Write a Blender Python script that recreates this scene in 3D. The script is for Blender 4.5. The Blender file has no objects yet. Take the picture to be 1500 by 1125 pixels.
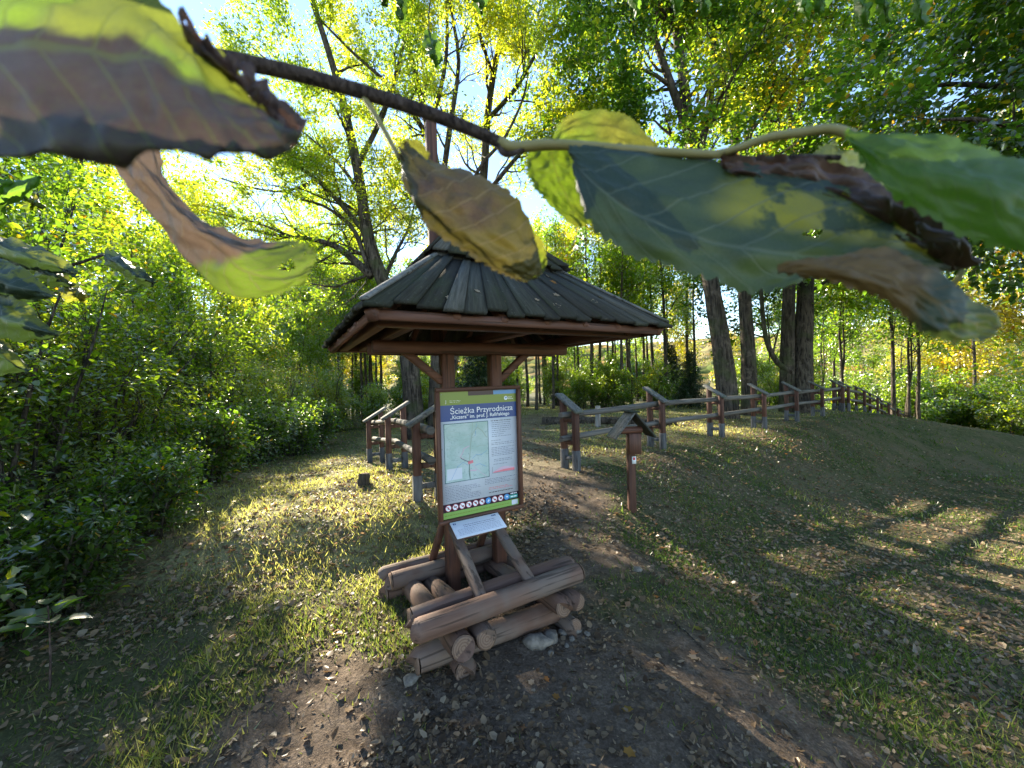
import bpy, math, random
import numpy as np
from mathutils import Vector, Matrix

S = bpy.context.scene
C = S.collection
R = math.radians

# ------------------------------------------------------------------ camera
F_PX, CX, CY = 563.0, 750.0, 562.5          # photograph 1500 x 1125
ROLL, PITCH, CAM_H = R(1.6), R(-0.6), 1.6
cam_d = bpy.data.cameras.new('camera')
cam = bpy.data.objects.new('camera', cam_d)
C.objects.link(cam)
cam_d.sensor_width = 36.0
cam_d.lens = 36.0 * F_PX / 1500.0
cam_d.clip_start = 0.01
cam_d.clip_end = 3000.0
cam_d.dof.use_dof = True
cam_d.dof.focus_distance = 1.6
cam_d.dof.aperture_fstop = 7.5
cam.matrix_world = (Matrix.Translation((0, 0, CAM_H)) @ Matrix.Rotation(math.pi / 2 + PITCH, 4, 'X')
                    @ Matrix.Rotation(-ROLL, 4, 'Z'))
S.camera = cam

# ------------------------------------------------------------------ sky and sun
SUN_AZ, SUN_EL = R(-38.0), R(27.0)
world = bpy.data.worlds.new('World')
S.world = world
world.use_nodes = True
wn = world.node_tree
wn.nodes.clear()
w_out = wn.nodes.new('ShaderNodeOutputWorld')
w_bg = wn.nodes.new('ShaderNodeBackground')
w_sky = wn.nodes.new('ShaderNodeTexSky')
w_sky.sky_type = 'NISHITA'
w_sky.sun_disc = False
w_sky.sun_elevation = SUN_EL
w_sky.sun_rotation = SUN_AZ
w_sky.air_density = 1.0
w_sky.dust_density = 0.0
w_sky.ozone_density = 1.6
w_bg.inputs['Strength'].default_value = 0.088
wn.links.new(w_sky.outputs[0], w_bg.inputs[0])
wn.links.new(w_bg.outputs[0], w_out.inputs[0])
sun_d = bpy.data.lights.new('sun', 'SUN')
sun_d.energy = 5.0
sun_d.angle = R(0.53)
sun_d.color = (1.0, 0.89, 0.70)
sun = bpy.data.objects.new('sun', sun_d)
C.objects.link(sun)
sun_dir = Vector((math.sin(SUN_AZ) * math.cos(SUN_EL), math.cos(SUN_AZ) * math.cos(SUN_EL), math.sin(SUN_EL)))
sun.rotation_euler = sun_dir.to_track_quat('Z', 'Y').to_euler()
sun.location = sun_dir * 40
S.view_settings.view_transform = 'Standard'
S.view_settings.look = 'None'
S.view_settings.exposure = 2.45
S.view_settings.gamma = 1.0
S.render.engine = 'CYCLES'
cy = S.cycles
cy.use_denoising = True
cy.max_bounces = 7
cy.diffuse_bounces = 4
cy.glossy_bounces = 2
cy.transmission_bounces = 5
cy.transparent_max_bounces = 4
cy.sample_clamp_indirect = 6.0
cy.caustics_reflective = False
cy.caustics_refractive = False

# ------------------------------------------------------------------ pixel helpers
cr_, sr_ = math.cos(ROLL), math.sin(ROLL)
cp_, sp_ = math.cos(PITCH), math.sin(PITCH)

def ray(px, py):
    a, b = px - CX, py - CY
    X = (a * cr_ - b * sr_) / F_PX
    Y = (a * sr_ + b * cr_) / F_PX
    return np.array([X, cp_ + Y * sp_, sp_ - Y * cp_])

def at_depth(px, py, d):
    """point on the pixel's ray, d metres ahead of the camera"""
    return ray(px, py) * d + np.array([0, 0, CAM_H])

# ------------------------------------------------------------------ terrain
def sstep(t):
    t = np.clip(t, 0, 1)
    return t * t * (3 - 2 * t)

def vnoise(x, y, seed=0):
    """cheap smooth value noise"""
    xi, yi = np.floor(x), np.floor(y)
    xf, yf = x - xi, y - yi
    def h(a, b):
        v = np.sin(a * 127.1 + b * 311.7 + seed * 74.7) * 43758.5453
        return v - np.floor(v)
    u, v = xf * xf * (3 - 2 * xf), yf * yf * (3 - 2 * yf)
    return (h(xi, yi) * (1 - u) * (1 - v) + h(xi + 1, yi) * u * (1 - v)
            + h(xi, yi + 1) * (1 - u) * v + h(xi + 1, yi + 1) * u * v)

def ground_z(x, y, fine=True):
    x = np.asarray(x, float); y = np.asarray(y, float)
    foot = np.interp(x, [-6, -4, -1.5, -0.75, 0.3, 1.3, 1.8, 3, 5, 8, 12], [2.4, 2.6, 3.0, 3.75, 3.9, 3.8, 3.9, 4.5, 5.5, 7.2, 10])
    wid = np.interp(x, [-4, -0.75, 0.3, 1.3, 3, 5, 8, 12], [1.1, 0.8, 2.0, 1.7, 2.5, 3.0, 3.6, 3.6])
    low = np.interp(x, [0.5, 1.1, 1.8, 3, 5, 8, 12], [0, -.08, -.24, -.44, -.66, -.92, -1.15])
    up = sstep((y - foot) / wid)
    z = low + (0.27 - low) * up
    z = z - np.minimum(0.10 * np.maximum(0, y - 5.0), 0.5) * sstep((-0.9 - x) / 1.5)
    z = z - 0.012 * np.clip(x - 2, 0, 9) * up
    over = np.maximum(0, x - 11.6)
    z = z - 0.20 * over * over / (over + 1.5)
    z = z - 0.03 * np.maximum(0, y - 16)
    z = z - 0.05 * np.maximum(0, -5.5 - x)
    z = np.maximum(z, -7.0 + 0.02 * z)
    if fine:
        r = np.hypot(x, y)
        k = np.exp(-r / 25)
        z = z + k * (0.08 * (vnoise(x * .9, y * .9, 1) - .5) + 0.05 * (vnoise(x * 2.3, y * 2.3, 2) - .5)
                     + 0.018 * (vnoise(x * 6, y * 6, 3) - .5) + 0.010 * (vnoise(x * 15, y * 15, 4) - .5))
    return z

def gz(x, y):
    return float(ground_z(np.array([x]), np.array([y]))[0])

def soil_mask(x, y):
    """1 on trodden bare earth, 0 on grass"""
    path = np.array([(-.6, .6), (-.25, 1.5), (.15, 2.4), (.5, 3.4), (.55, 4.6), (.3, 6.2), (.2, 9), (1, 14)])
    d = np.full(np.shape(x), 99.0)
    for (ax, ay), (bx, by) in zip(path[:-1], path[1:]):
        vx, vy = bx - ax, by - ay
        t = np.clip(((x - ax) * vx + (y - ay) * vy) / (vx * vx + vy * vy), 0, 1)
        d = np.minimum(d, np.hypot(x - ax - vx * t, y - ay - vy * t))
    n = vnoise(x * 1.7, y * 1.7, 11) * .7 + vnoise(x * 5, y * 5, 12) * .4
    d = np.minimum(d, np.hypot((x + .55) / 1.0, (y - 1.75) / 1.0) - .25)
    d = np.minimum(d, np.hypot((x - .35) / 1.5, (y - 1.9) / 1.0) - .35)
    m = 1 - sstep((d + n * .75 - .66) / .55)
    return np.clip(m, 0, 1)

def sunlit_straw_mask(x, y):
    """1 where the turf is dry and pale, and lightened further as painted sunlight"""
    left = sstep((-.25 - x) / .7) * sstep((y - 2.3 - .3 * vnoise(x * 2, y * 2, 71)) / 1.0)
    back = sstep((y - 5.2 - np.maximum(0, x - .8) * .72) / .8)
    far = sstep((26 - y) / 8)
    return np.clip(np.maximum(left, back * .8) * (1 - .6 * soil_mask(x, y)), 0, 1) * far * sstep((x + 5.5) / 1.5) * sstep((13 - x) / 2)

# ------------------------------------------------------------------ mesh helpers
def mesh_np(name, V, faces_list, mat=None, smooth=False, attrs=None):
    """faces_list: list of int arrays (n, k)"""
    me = bpy.data.meshes.new(name)
    V = np.asarray(V, np.float32).reshape(-1, 3)
    me.vertices.add(len(V))
    me.vertices.foreach_set('co', V.ravel())
    fl = [np.asarray(f, np.int32) for f in faces_list if len(f)]
    nl = sum(f.size for f in fl); nf = sum(len(f) for f in fl)
    me.loops.add(nl); me.polygons.add(nf)
    me.loops.foreach_set('vertex_index', np.concatenate([f.ravel() for f in fl]))
    tot = np.concatenate([np.full(len(f), f.shape[1], np.int32) for f in fl])
    start = np.concatenate([[0], np.cumsum(tot)[:-1]]).astype(np.int32)
    me.polygons.foreach_set('loop_start', start)
    if smooth:
        me.polygons.foreach_set('use_smooth', np.ones(nf, bool))
    me.update(calc_edges=True)
    if attrs:
        for k, v in attrs.items():
            v = np.asarray(v, np.float32)
            if v.ndim == 1:
                a = me.attributes.new(k, 'FLOAT', 'POINT'); a.data.foreach_set('value', v)
            elif v.shape[1] == 2:
                a = me.attributes.new(k, 'FLOAT2', 'POINT'); a.data.foreach_set('vector', v.ravel())
            else:
                a = me.attributes.new(k, 'FLOAT_VECTOR', 'POINT'); a.data.foreach_set('vector', v.ravel())
    if mat:
        me.materials.append(mat)
    return me

def link(name, me, parent=None, loc=None):
    o = bpy.data.objects.new(name, me)
    C.objects.link(o)
    if parent is not None:
        o.parent = parent
    if loc is not None:
        o.location = loc
    return o

def empty(name, loc=(0, 0, 0), rz=0.0):
    o = bpy.data.objects.new(name, None)
    o.empty_display_size = .2
    C.objects.link(o)
    o.location = loc
    o.rotation_euler = (0, 0, rz)
    return o

def tag(o, label, cat, group=None):
    o['label'] = label; o['category'] = cat
    if group: o['group'] = group
    return o

class MB:
    """collects shapes for ONE mesh"""
    def __init__(self):
        self.v = []; self.f = {}
        self.n = 0
    def add(self, V, faces):
        for f in faces:
            self.f.setdefault(len(f), []).append([i + self.n for i in f])
        self.v.extend([tuple(p) for p in V]); self.n += len(V)
    def hexa(self, P):
        """8 corners: bottom 4 ccw, top 4 ccw"""
        self.add(P, [(3, 2, 1, 0), (4, 5, 6, 7), (0, 1, 5, 4), (1, 2, 6, 5), (2, 3, 7, 6), (3, 0, 4, 7)])
    def box(self, c, s, M=None, bev=0.0):
        x, y, z = s[0] / 2, s[1] / 2, s[2] / 2
        if bev <= 0:
            P = [(-x, -y, -z), (x, -y, -z), (x, y, -z), (-x, y, -z), (-x, -y, z), (x, -y, z), (x, y, z), (-x, y, z)]
            F = [(3, 2, 1, 0), (4, 5, 6, 7), (0, 1, 5, 4), (1, 2, 6, 5), (2, 3, 7, 6), (3, 0, 4, 7)]
        else:
            b = bev
            P = []
            for zz, ins in ((-z, b), (-z + b, 0), (z - b, 0), (z, b)):
                xx, yy = x - ins, y - ins
                P += [(-xx + b, -yy, zz), (xx - b, -yy, zz), (xx, -yy + b, zz), (xx, yy - b, zz),
                      (xx - b, yy, zz), (-xx + b, yy, zz), (-xx, yy - b, zz), (-xx, -yy + b, zz)]
            F = [tuple(range(7, -1, -1)), tuple(range(24, 32))]
            for k in range(3):
                for i in range(8):
                    j = (i + 1) % 8
                    F.append((k * 8 + i, k * 8 + j, k * 8 + 8 + j, k * 8 + 8 + i))
        P = [Vector(p) for p in P]
        if M is not None:
            P = [M @ p for p in P]
        self.add([p + Vector(c) for p in P], F)
    def bar(self, a, b, w, h, up=(0, 0, 1), bev=0.006):
        a, b = Vector(a), Vector(b)
        d = (b - a); L = d.length; d.normalize()
        s = Vector(up).cross(d)
        if s.length < 1e-4: s = Vector((1, 0, 0)).cross(d)
        s.normalize(); u = d.cross(s)
        M = Matrix((d, s, u)).transposed()
        self.box((a + b) / 2, (L, w, h), M, bev)
    def tube(self, pts, rad, n=8, cap=True, wob=0.0, rng=random):
        pts = [Vector(p) for p in pts]
        if not isinstance(rad, (list, tuple)): rad = [rad] * len(pts)
        V = []; F = []
        ref = Vector((.31, .17, .93))
        for i, p in enumerate(pts):
            d = (pts[min(i + 1, len(pts) - 1)] - pts[max(i - 1, 0)])
            if d.length < 1e-9: d = Vector((0, 0, 1))
            d.normalize()
            s = ref - d * ref.dot(d)
            if s.length < 1e-3: s = Vector((1, 0, 0)) - d * d.x
            s.normalize(); t = d.cross(s); ref = s
            for k in range(n):
                a = 2 * math.pi * k / n
                r = rad[i] * (1 + (rng.uniform(-wob, wob) if wob else 0))
                V.append(p + s * (math.cos(a) * r) + t * (math.sin(a) * r))
        for i in range(len(pts) - 1):
            for k in range(n):
                j = (k + 1) % n
                F.append((i * n + k, i * n + j, (i + 1) * n + j, (i + 1) * n + k))
        if cap:
            F.append(tuple(range(n - 1, -1, -1)))
            m = (len(pts) - 1) * n
            F.append(tuple(range(m, m + n)))
        self.add(V, F)
    def mesh(self, name, mat, smooth=False, attrs=None):
        me = mesh_np(name, self.v, [np.array(f) for f in self.f.values()], mat, smooth, attrs)
        return me
    def build(self, name, mat, parent=None, smooth=False, loc=None):
        me = self.mesh(name, mat, smooth)
        if smooth:
            try: me.set_sharp_from_angle(angle=R(40))
            except Exception: pass
        return link(name, me, parent, loc)

# ------------------------------------------------------------------ materials
class NT:
    def __init__(self, name):
        self.m = bpy.data.materials.new(name)
        self.m.use_nodes = True
        self.t = self.m.node_tree
        self.t.nodes.clear()
        self.out = self.t.nodes.new('ShaderNodeOutputMaterial')
    def n(self, typ, props=None, **ins):
        nd = self.t.nodes.new('ShaderNode' + typ)
        for k, v in (props or {}).items(): setattr(nd, k, v)
        for k, v in ins.items():
            key = k.replace('_', ' ')
            sock = nd.inputs[int(k[1:])] if k[0] == 'i' and k[1:].isdigit() else nd.inputs[key]
            self.put(sock, v)
        return nd
    def put(self, sock, v):
        if isinstance(v, bpy.types.NodeSocket): self.t.links.new(v, sock)
        elif isinstance(v, bpy.types.Node): self.t.links.new(v.outputs[0], sock)
        else:
            if isinstance(v, tuple) and len(v) == 3 and sock.type == 'RGBA': v = (*v, 1)
            sock.default_value = v
    def math(self, op, a, b=0.0, clamp=False):
        nd = self.n('Math', {'operation': op, 'use_clamp': clamp}, i0=a, i1=b)
        return nd.outputs[0]
    def mix(self, f, a, b, mode='MIX'):
        nd = self.n('Mix', {'data_type': 'RGBA', 'blend_type': mode})
        self.put(nd.inputs[0], f); self.put(nd.inputs[6], a); self.put(nd.inputs[7], b)
        return nd.outputs[2]
    def ramp(self, f, stops):
        nd = self.n('ValToRGB')
        self.put(nd.inputs[0], f)
        el = nd.color_ramp.elements
        while len(el) > 1: el.remove(el[-1])
        el[0].position = stops[0][0]; el[0].color = (*stops[0][1], 1)
        for p, c in stops[1:]:
            e = el.new(p); e.color = (*c, 1)
        return nd.outputs[0]
    def sramp(self, f, a, b):
        nd = self.n('MapRange', {'interpolation_type': 'SMOOTHSTEP'}, Value=f, From_Min=a, From_Max=b)
        return nd.outputs[0]
    def noise(self, co, scale, detail=4.0, rough=.55):
        nd = self.n('TexNoise', None, Scale=scale, Detail=detail, Roughness=rough)
        if co is not None: self.put(nd.inputs['Vector'], co)
        return nd.outputs[0]
    def coords(self, kind='Object'):
        return self.n('TexCoord').outputs[kind]
    def mapping(self, co, scale=(1, 1, 1), loc=(0, 0, 0)):
        nd = self.n('Mapping'); self.put(nd.inputs[0], co)
        nd.inputs['Scale'].default_value = scale; self.put(nd.inputs['Location'], loc)
        return nd.outputs[0]
    def attr(self, name, out='Fac'):
        nd = self.n('Attribute'); nd.attribute_name = name
        return nd.outputs[out]
    def bump(self, h, strength=.4, dist=.01):
        return self.n('Bump', None, Height=h, Strength=strength, Distance=dist).outputs[0]
    def principled(self, col, rough=.8, normal=None, spec=.3):
        nd = self.n('BsdfPrincipled', None, Base_Color=col, Roughness=rough)
        nd.inputs['Specular IOR Level'].default_value = spec
        if normal is not None: self.put(nd.inputs['Normal'], normal)
        return nd
    def done(self, shader):
        self.t.links.new(shader.outputs[0], self.out.inputs[0])
        return self.m

def rand_shift(nt, co):
    """moves the pattern by a random amount on every object"""
    oi = nt.n('ObjectInfo')
    r = oi.outputs['Random']
    v = nt.n('CombineXYZ', None, X=nt.math('MULTIPLY', r, 37.0), Y=nt.math('MULTIPLY', r, 91.0), Z=nt.math('MULTIPLY', r, 53.0))
    return nt.n('VectorMath', {'operation': 'ADD'}, i0=co, i1=v).outputs[0], r

def wood(name, c1, c2, grain=(1, 1, 1), scale=14.0, rough=.75, moss=None, grey=None, spec=.25):
    nt = NT(name)
    co, r = rand_shift(nt, nt.coords())
    g = nt.noise(nt.mapping(co, grain), scale, 6, .65)
    big = nt.noise(co, 3.0, 3)
    col = nt.mix(nt.sramp(g, .3, .72), c1, c2)
    col = nt.mix(nt.math('MULTIPLY', r, .45), col, nt.mix(.5, col, (.02, .015, .012)))
    if grey: col = nt.mix(nt.sramp(big, .42, .66), col, grey)
    if moss: col = nt.mix(nt.math('MULTIPLY', nt.sramp(nt.noise(co, 6.0, 5), .5, .68), .75), col, moss)
    crack = nt.sramp(nt.noise(nt.mapping(co, tuple(1.0 if k >= 1 else k * .6 for k in grain)), scale * 2.2, 3, .5), .57, .64)
    col = nt.mix(nt.math('MULTIPLY', crack, .6), col, (.02, .014, .01))
    h = nt.math('SUBTRACT', g, nt.math('MULTIPLY', crack, .5))
    return nt.done(nt.principled(col, rough, nt.bump(h, .55, .006), spec))

# grain: the small number is along the grain (object axes)
M = {}
M['red_v'] = wood('stained_red_wood_upright', (.082, .034, .022), (.155, .068, .042), (1, 1, .07), 22, .6, spec=.35)
M['red_h'] = wood('stained_red_wood_level', (.082, .034, .022), (.155, .068, .042), (.07, 1, 1), 22, .6, spec=.35)
M['red_b'] = wood('stained_red_wood_crosswise', (.10, .043, .028), (.18, .08, .05), (1, .07, 1), 22, .65, spec=.3)
M['log'] = wood('weathered_stained_log', (.108, .058, .041), (.19, .112, .08), (.06, 1, 1), 18, .8, grey=(.155, .116, .094))
M['log_b'] = wood('weathered_stained_log_cross', (.105, .058, .041), (.185, .112, .08), (1, .06, 1), 18, .8, grey=(.15, .114, .092))
M['log_end'] = wood('sawn_log_end', (.15, .09, .062), (.25, .165, .12), (1, 1, 1), 30, .85)
nt = NT('dark_weathered_roof_plank')
co, r = rand_shift(nt, nt.coords())
g1 = nt.noise(nt.mapping(co, (.06, 1, 1)), 60, 6, .7)
g2 = nt.noise(nt.mapping(co, (.25, 1, 1)), 9, 4)
tone = nt.ramp(nt.math('FRACT', nt.math('MULTIPLY', r, 7.31)), [(0, (.032, .030, .026)), (.35, (.052, .050, .042)), (.65, (.044, .048, .036)), (.84, (.085, .083, .072)), (1, (.14, .138, .122))])
col = nt.mix(nt.sramp(g1, .3, .72), nt.mix(.6, tone, (.008, .008, .007)), tone)
col = nt.mix(nt.math('MULTIPLY', nt.sramp(g2, .48, .66), .5), col, (.036, .046, .022))
col = nt.mix(nt.math('MULTIPLY', nt.sramp(nt.noise(co, 34, 5, .7), .60, .70), .5), col, (.12, .12, .105))
M['shingle'] = nt.done(nt.principled(col, .88, nt.bump(nt.math('ADD', g1, g2), .7, .008), .2))
M['fence_red'] = wood('fence_post_wood', (.075, .034, .025), (.14, .068, .046), (1, 1, .07), 20, .75)
M['fence_grey'] = wood('grey_weathered_rail', (.085, .08, .072), (.18, .17, .155), (.05, .05, 1), 18, .85)
M['fence_cap'] = wood('grey_weathered_cap', (.09, .09, .085), (.19, .186, .17), (1, 1, 1), 18, .85, moss=(.09, .105, .07))
M['foot'] = wood('grey_footing', (.075, .075, .078), (.15, .15, .152), (1, 1, .2), 14, .9)

nt = NT('log_end_rings')
co, r = rand_shift(nt, nt.coords())
ra = nt.math('ADD', nt.math('MULTIPLY', nt.attr('rr'), 26.0), nt.math('MULTIPLY', nt.noise(co, 14, 3), 5.0))
ring = nt.sramp(nt.math('SINE', ra), -.4, .9)
col = nt.mix(nt.math('MULTIPLY', ring, .55), (.21, .14, .10), (.10, .062, .043))
col = nt.mix(nt.sramp(nt.noise(co, 22, 5, .7), .52, .68), col, (.085, .06, .048))
M['log_ring'] = nt.done(nt.principled(col, .9, nt.bump(nt.math('ADD', ring, nt.noise(co, 90, 4)), .5, .003), .15))

def mat_plain(name, col, rough=.5, var=.0, scale=30, spec=.4, bump=0):
    nt = NT(name)
    c = col
    nrm = None
    if var:
        nz = nt.noise(nt.coords(), scale, 5)
        c = nt.mix(nt.sramp(nz, .3, .7), tuple(k * (1 - var) for k in col), tuple(min(1, k * (1 + var)) for k in col))
        if bump: nrm = nt.bump(nz, bump, .01)
    return nt.done(nt.principled(c, rough, nrm, spec))

def bark(name, c1, c2, scale=9.0, moss=None):
    nt = NT(name)
    co, r = rand_shift(nt, nt.coords())
    mp = nt.mapping(co, (1, 1, .22))
    n1 = nt.noise(mp, scale, 8, .68)
    vo = nt.n('TexVoronoi', {'feature': 'DISTANCE_TO_EDGE'}, Scale=scale * 1.4)
    nt.put(vo.inputs['Vector'], nt.n('VectorMath', {'operation': 'ADD'}, i0=mp, i1=nt.n('TexNoise', None, Scale=6.0).outputs[1]).outputs[0])
    crack = nt.sramp(nt.noise(nt.mapping(co, (1, 1, .12)), scale * 2.4, 5, .6), .36, .52)
    col = nt.mix(nt.sramp(n1, .32, .7), c1, c2)
    col = nt.mix(crack, tuple(k * .5 for k in c1), col)
    col = nt.mix(nt.math('MULTIPLY', nt.sramp(nt.noise(co, 4.0, 5, .7), .52, .66), .55), col, tuple(min(.4, k * 1.5) for k in c2))
    if moss: col = nt.mix(nt.math('MULTIPLY', nt.sramp(nt.noise(co, 1.6, 5), .5, .66), .7), col, moss)
    h = nt.math('ADD', nt.math('MULTIPLY', n1, .6), nt.math('MULTIPLY', crack, .5))
    return nt.done(nt.principled(col, .92, nt.bump(h, .8, .05), .15))

M['bark'] = bark('rough_grey_brown_bark', (.042, .034, .027), (.115, .094, .074), 8, (.06, .07, .03))
M['bark_thin'] = bark('smooth_grey_bark', (.045, .037, .029), (.11, .092, .072), 14)
M['bark_twig'] = bark('twig_bark', (.07, .05, .045), (.14, .105, .09), 150)

def foliage(name, stops, trans, tmul=1.0, gloss=.12, tch=(4.3, 4.6, 1.4)):
    """leaf colour picked per leaf by the attribute 'tint'; light passes through the blades"""
    nt = NT(name)
    tint = nt.attr('tint')
    oi = nt.n('ObjectInfo').outputs['Random']
    t2 = nt.math('ADD', tint, nt.math('MULTIPLY', nt.math('SUBTRACT', oi, .5), .22), True)
    col = nt.ramp(t2, stops)
    tcol = nt.ramp(t2, [(p, tuple(min(.95, k * m) for k, m in zip(c, (tch[0] * tmul, tch[1] * tmul, tch[2] * tmul)))) for p, c in stops])
    d = nt.n('BsdfDiffuse', None, Color=col)
    tr = nt.n('BsdfTranslucent', None, Color=tcol)
    mx = nt.n('MixShader', None, Fac=trans, i1=d, i2=tr)
    g = nt.n('BsdfGlossy', None, Roughness=.42, Color=(.8, .8, .8))
    fr = nt.n('Fresnel', None, IOR=1.4)
    mg = nt.n('MixShader', None, Fac=nt.math('MULTIPLY', fr, gloss * 2.2, True), i1=mx, i2=g)
    return nt.done(mg)

G_DARK = (.022, .045, .010); G_MID = (.045, .080, .012); G_YEL = (.095, .110, .012); YEL = (.19, .15, .015); ORA = (.22, .10, .015); BRN = (.11, .06, .025)
M['ash'] = foliage('ash_leaves', [(0, G_MID), (.35, (.075, .105, .014)), (.65, (.12, .135, .016)), (1, (.21, .18, .02))], .66)
M['maple'] = foliage('maple_leaves', [(0, G_DARK), (.45, G_MID), (.75, G_YEL), (.93, YEL), (1, ORA)], .62)
M['understory'] = foliage('understory_leaves', [(0, G_MID), (.4, (.065, .10, .014)), (.75, (.125, .14, .016)), (.95, YEL), (1, ORA)], .68)
M['shrub'] = foliage('shrub_leaves', [(0, (.024, .048, .011)), (.4, (.05, .085, .013)), (.75, (.10, .125, .014)), (.94, (.17, .155, .015)), (1, ORA)], .62, gloss=.1)
M['autumn'] = foliage('autumn_leaves', [(0, (.10, .12, .015)), (.35, (.19, .16, .018)), (.7, (.25, .15, .018)), (1, (.25, .09, .015))], .55)
M['spruce'] = foliage('spruce_needles', [(0, (.012, .026, .012)), (.6, (.022, .042, .018)), (1, (.035, .055, .02))], .15, gloss=.08)
M['grass'] = foliage('grass_blades', [(0, (.03, .060, .014)), (.4, (.058, .088, .022)), (.7, (.14, .14, .055)), (1, (.28, .26, .125))], .45, tch=(3.2, 3.3, 1.6), gloss=.05)
M['litter'] = foliage('fallen_leaf_litter', [(0, (.06, .042, .028)), (.3, (.125, .088, .055)), (.6, (.21, .155, .10)), (.84, (.31, .25, .175)), (.94, (.27, .115, .042)), (1, (.19, .16, .035))], .25, tch=(2.4, 2.0, 1.5), gloss=.02)

# ground
nt = NT('earth_and_turf')
co = nt.coords()
soil = nt.attr('soil')
n1 = nt.noise(co, 1.3, 6); n2 = nt.noise(co, 9, 6, .6); n3 = nt.noise(co, 60, 5, .7)
turf = nt.mix(nt.sramp(n2, .35, .7), (.052, .074, .024), (.135, .13, .06))
turf = nt.mix(nt.sramp(n1, .40, .62), turf, (.145, .125, .07))
earth = nt.mix(nt.sramp(n2, .3, .7), (.115, .084, .062), (.22, .168, .125))
col = nt.mix(soil, turf, earth)
col = nt.mix(nt.sramp(n3, .35, .7), nt.mix(.55, col, (.02, .016, .01)), col)
sunlit_straw = nt.math('MULTIPLY', nt.attr('sunlit_straw'), nt.sramp(nt.noise(co, 2.2, 6, .65), .30, .62))
col = nt.mix(sunlit_straw, col, nt.mix(nt.sramp(n3, .3, .7), (.18, .17, .075), (.33, .31, .16)))  # dry turf on bank and plateau, lightened to stand in for sunlight
M['ground'] = nt.done(nt.principled(col, .95, nt.bump(nt.math('ADD', n3, nt.math('MULTIPLY', n2, 1.5)), .8, .03), .1))

nt = NT('autumn_hillside')
co = nt.coords()
v = nt.n('TexVoronoi', None, Scale=.12); nt.put(v.inputs['Vector'], co)
tree_c = nt.ramp(v.outputs[1], [(0, (.04, .07, .02)), (.3, (.08, .10, .025)), (.55, (.17, .14, .03)), (.75, (.22, .12, .03)), (1, (.10, .09, .04))])
col = nt.mix(nt.sramp(nt.noise(co, .02, 4), .42, .58), tree_c, (.20, .17, .08))
M['hill'] = nt.done(nt.principled(col, 1.0, nt.bump(nt.math('MULTIPLY', v.outputs[0], -1.0), 1.0, 3.0), .05))
M['stone'] = mat_plain('grey_stone', (.165, .145, .12), .9, .35, 25, .2, .6)
M['poster_white'] = mat_plain('poster_white_print', (.62, .66, .74), .28, .03, 8, .5)
M['p_green'] = mat_plain('poster_green_print', (.20, .27, .055), .28)
M['p_green2'] = mat_plain('poster_light_green_print', (.24, .40, .10), .28)
M['p_blue'] = mat_plain('poster_dark_blue_print', (.035, .075, .24), .28)
M['p_sky'] = mat_plain('poster_sky_blue_print', (.11, .28, .56), .28)
M['p_dark'] = mat_plain('poster_maroon_print', (.035, .015, .03), .28)
M['p_teal'] = mat_plain('map_border_print', (.02, .10, .11), .3)
M['p_text'] = mat_plain('grey_text_print', (.20, .22, .30), .3)
M['p_black'] = mat_plain('black_text_print', (.03, .03, .04), .3)
M['p_white'] = mat_plain('white_lettering_print', (.82, .85, .88), .3)
M['p_red'] = mat_plain('red_print', (.55, .05, .08), .3)
M['p_pink'] = mat_plain('pink_print', (.72, .22, .26), .3)
M['p_pale'] = mat_plain('pale_pink_print', (.62, .45, .55), .3)
M['p_ltblue'] = mat_plain('light_blue_print', (.10, .30, .60), .3)
M['p_logo'] = mat_plain('teal_logo_print', (.05, .33, .30), .3)
M['p_road'] = mat_plain('map_road_print', (.34, .42, .36), .3)
nt = NT('map_print')
co = nt.coords()
mc = nt.mix(nt.sramp(nt.noise(co, 7, 5), .35, .65), (.36, .50, .47), (.48, .58, .58))
mc = nt.mix(nt.sramp(nt.noise(co, 60, 4), .56, .7), mc, (.30, .42, .42))
M['p_map'] = nt.done(nt.principled(mc, .3, None, .5))
M['metal'] = mat_plain('dull_screw_metal', (.25, .25, .25), .4)
M['stump'] = wood('dark_stump', (.05, .04, .03), (.11, .09, .065), (1, 1, .1), 20, .9)
M['pale'] = wood('bleached_wood', (.20, .185, .165), (.36, .34, .31), (1, 1, .1), 14, .9)
M['needle'] = M['spruce']

# ================================================================== SETTING
# one ground sheet, fine near the camera and reaching to the hills
g = np.sinh(np.linspace(-6.4, 6.4, 381)) / math.sinh(6.4)
gx = g * 420.0
gy = 3.0 + g * 420.0
X, Y = np.meshgrid(gx, gy)
X = X.ravel(); Y = Y.ravel()
Zg = ground_z(X, Y)
n = len(gx)
i = np.arange(n * n).reshape(n, n)
F = np.stack([i[:-1, :-1], i[:-1, 1:], i[1:, 1:], i[1:, :-1]], -1).reshape(-1, 4)
ground = link('ground', mesh_np('ground', np.stack([X, Y, Zg], 1), [F], M['ground'], True, {'soil': soil_mask(X, Y), 'sunlit_straw': sunlit_straw_mask(X, Y)}))
ground['kind'] = 'structure'

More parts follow.
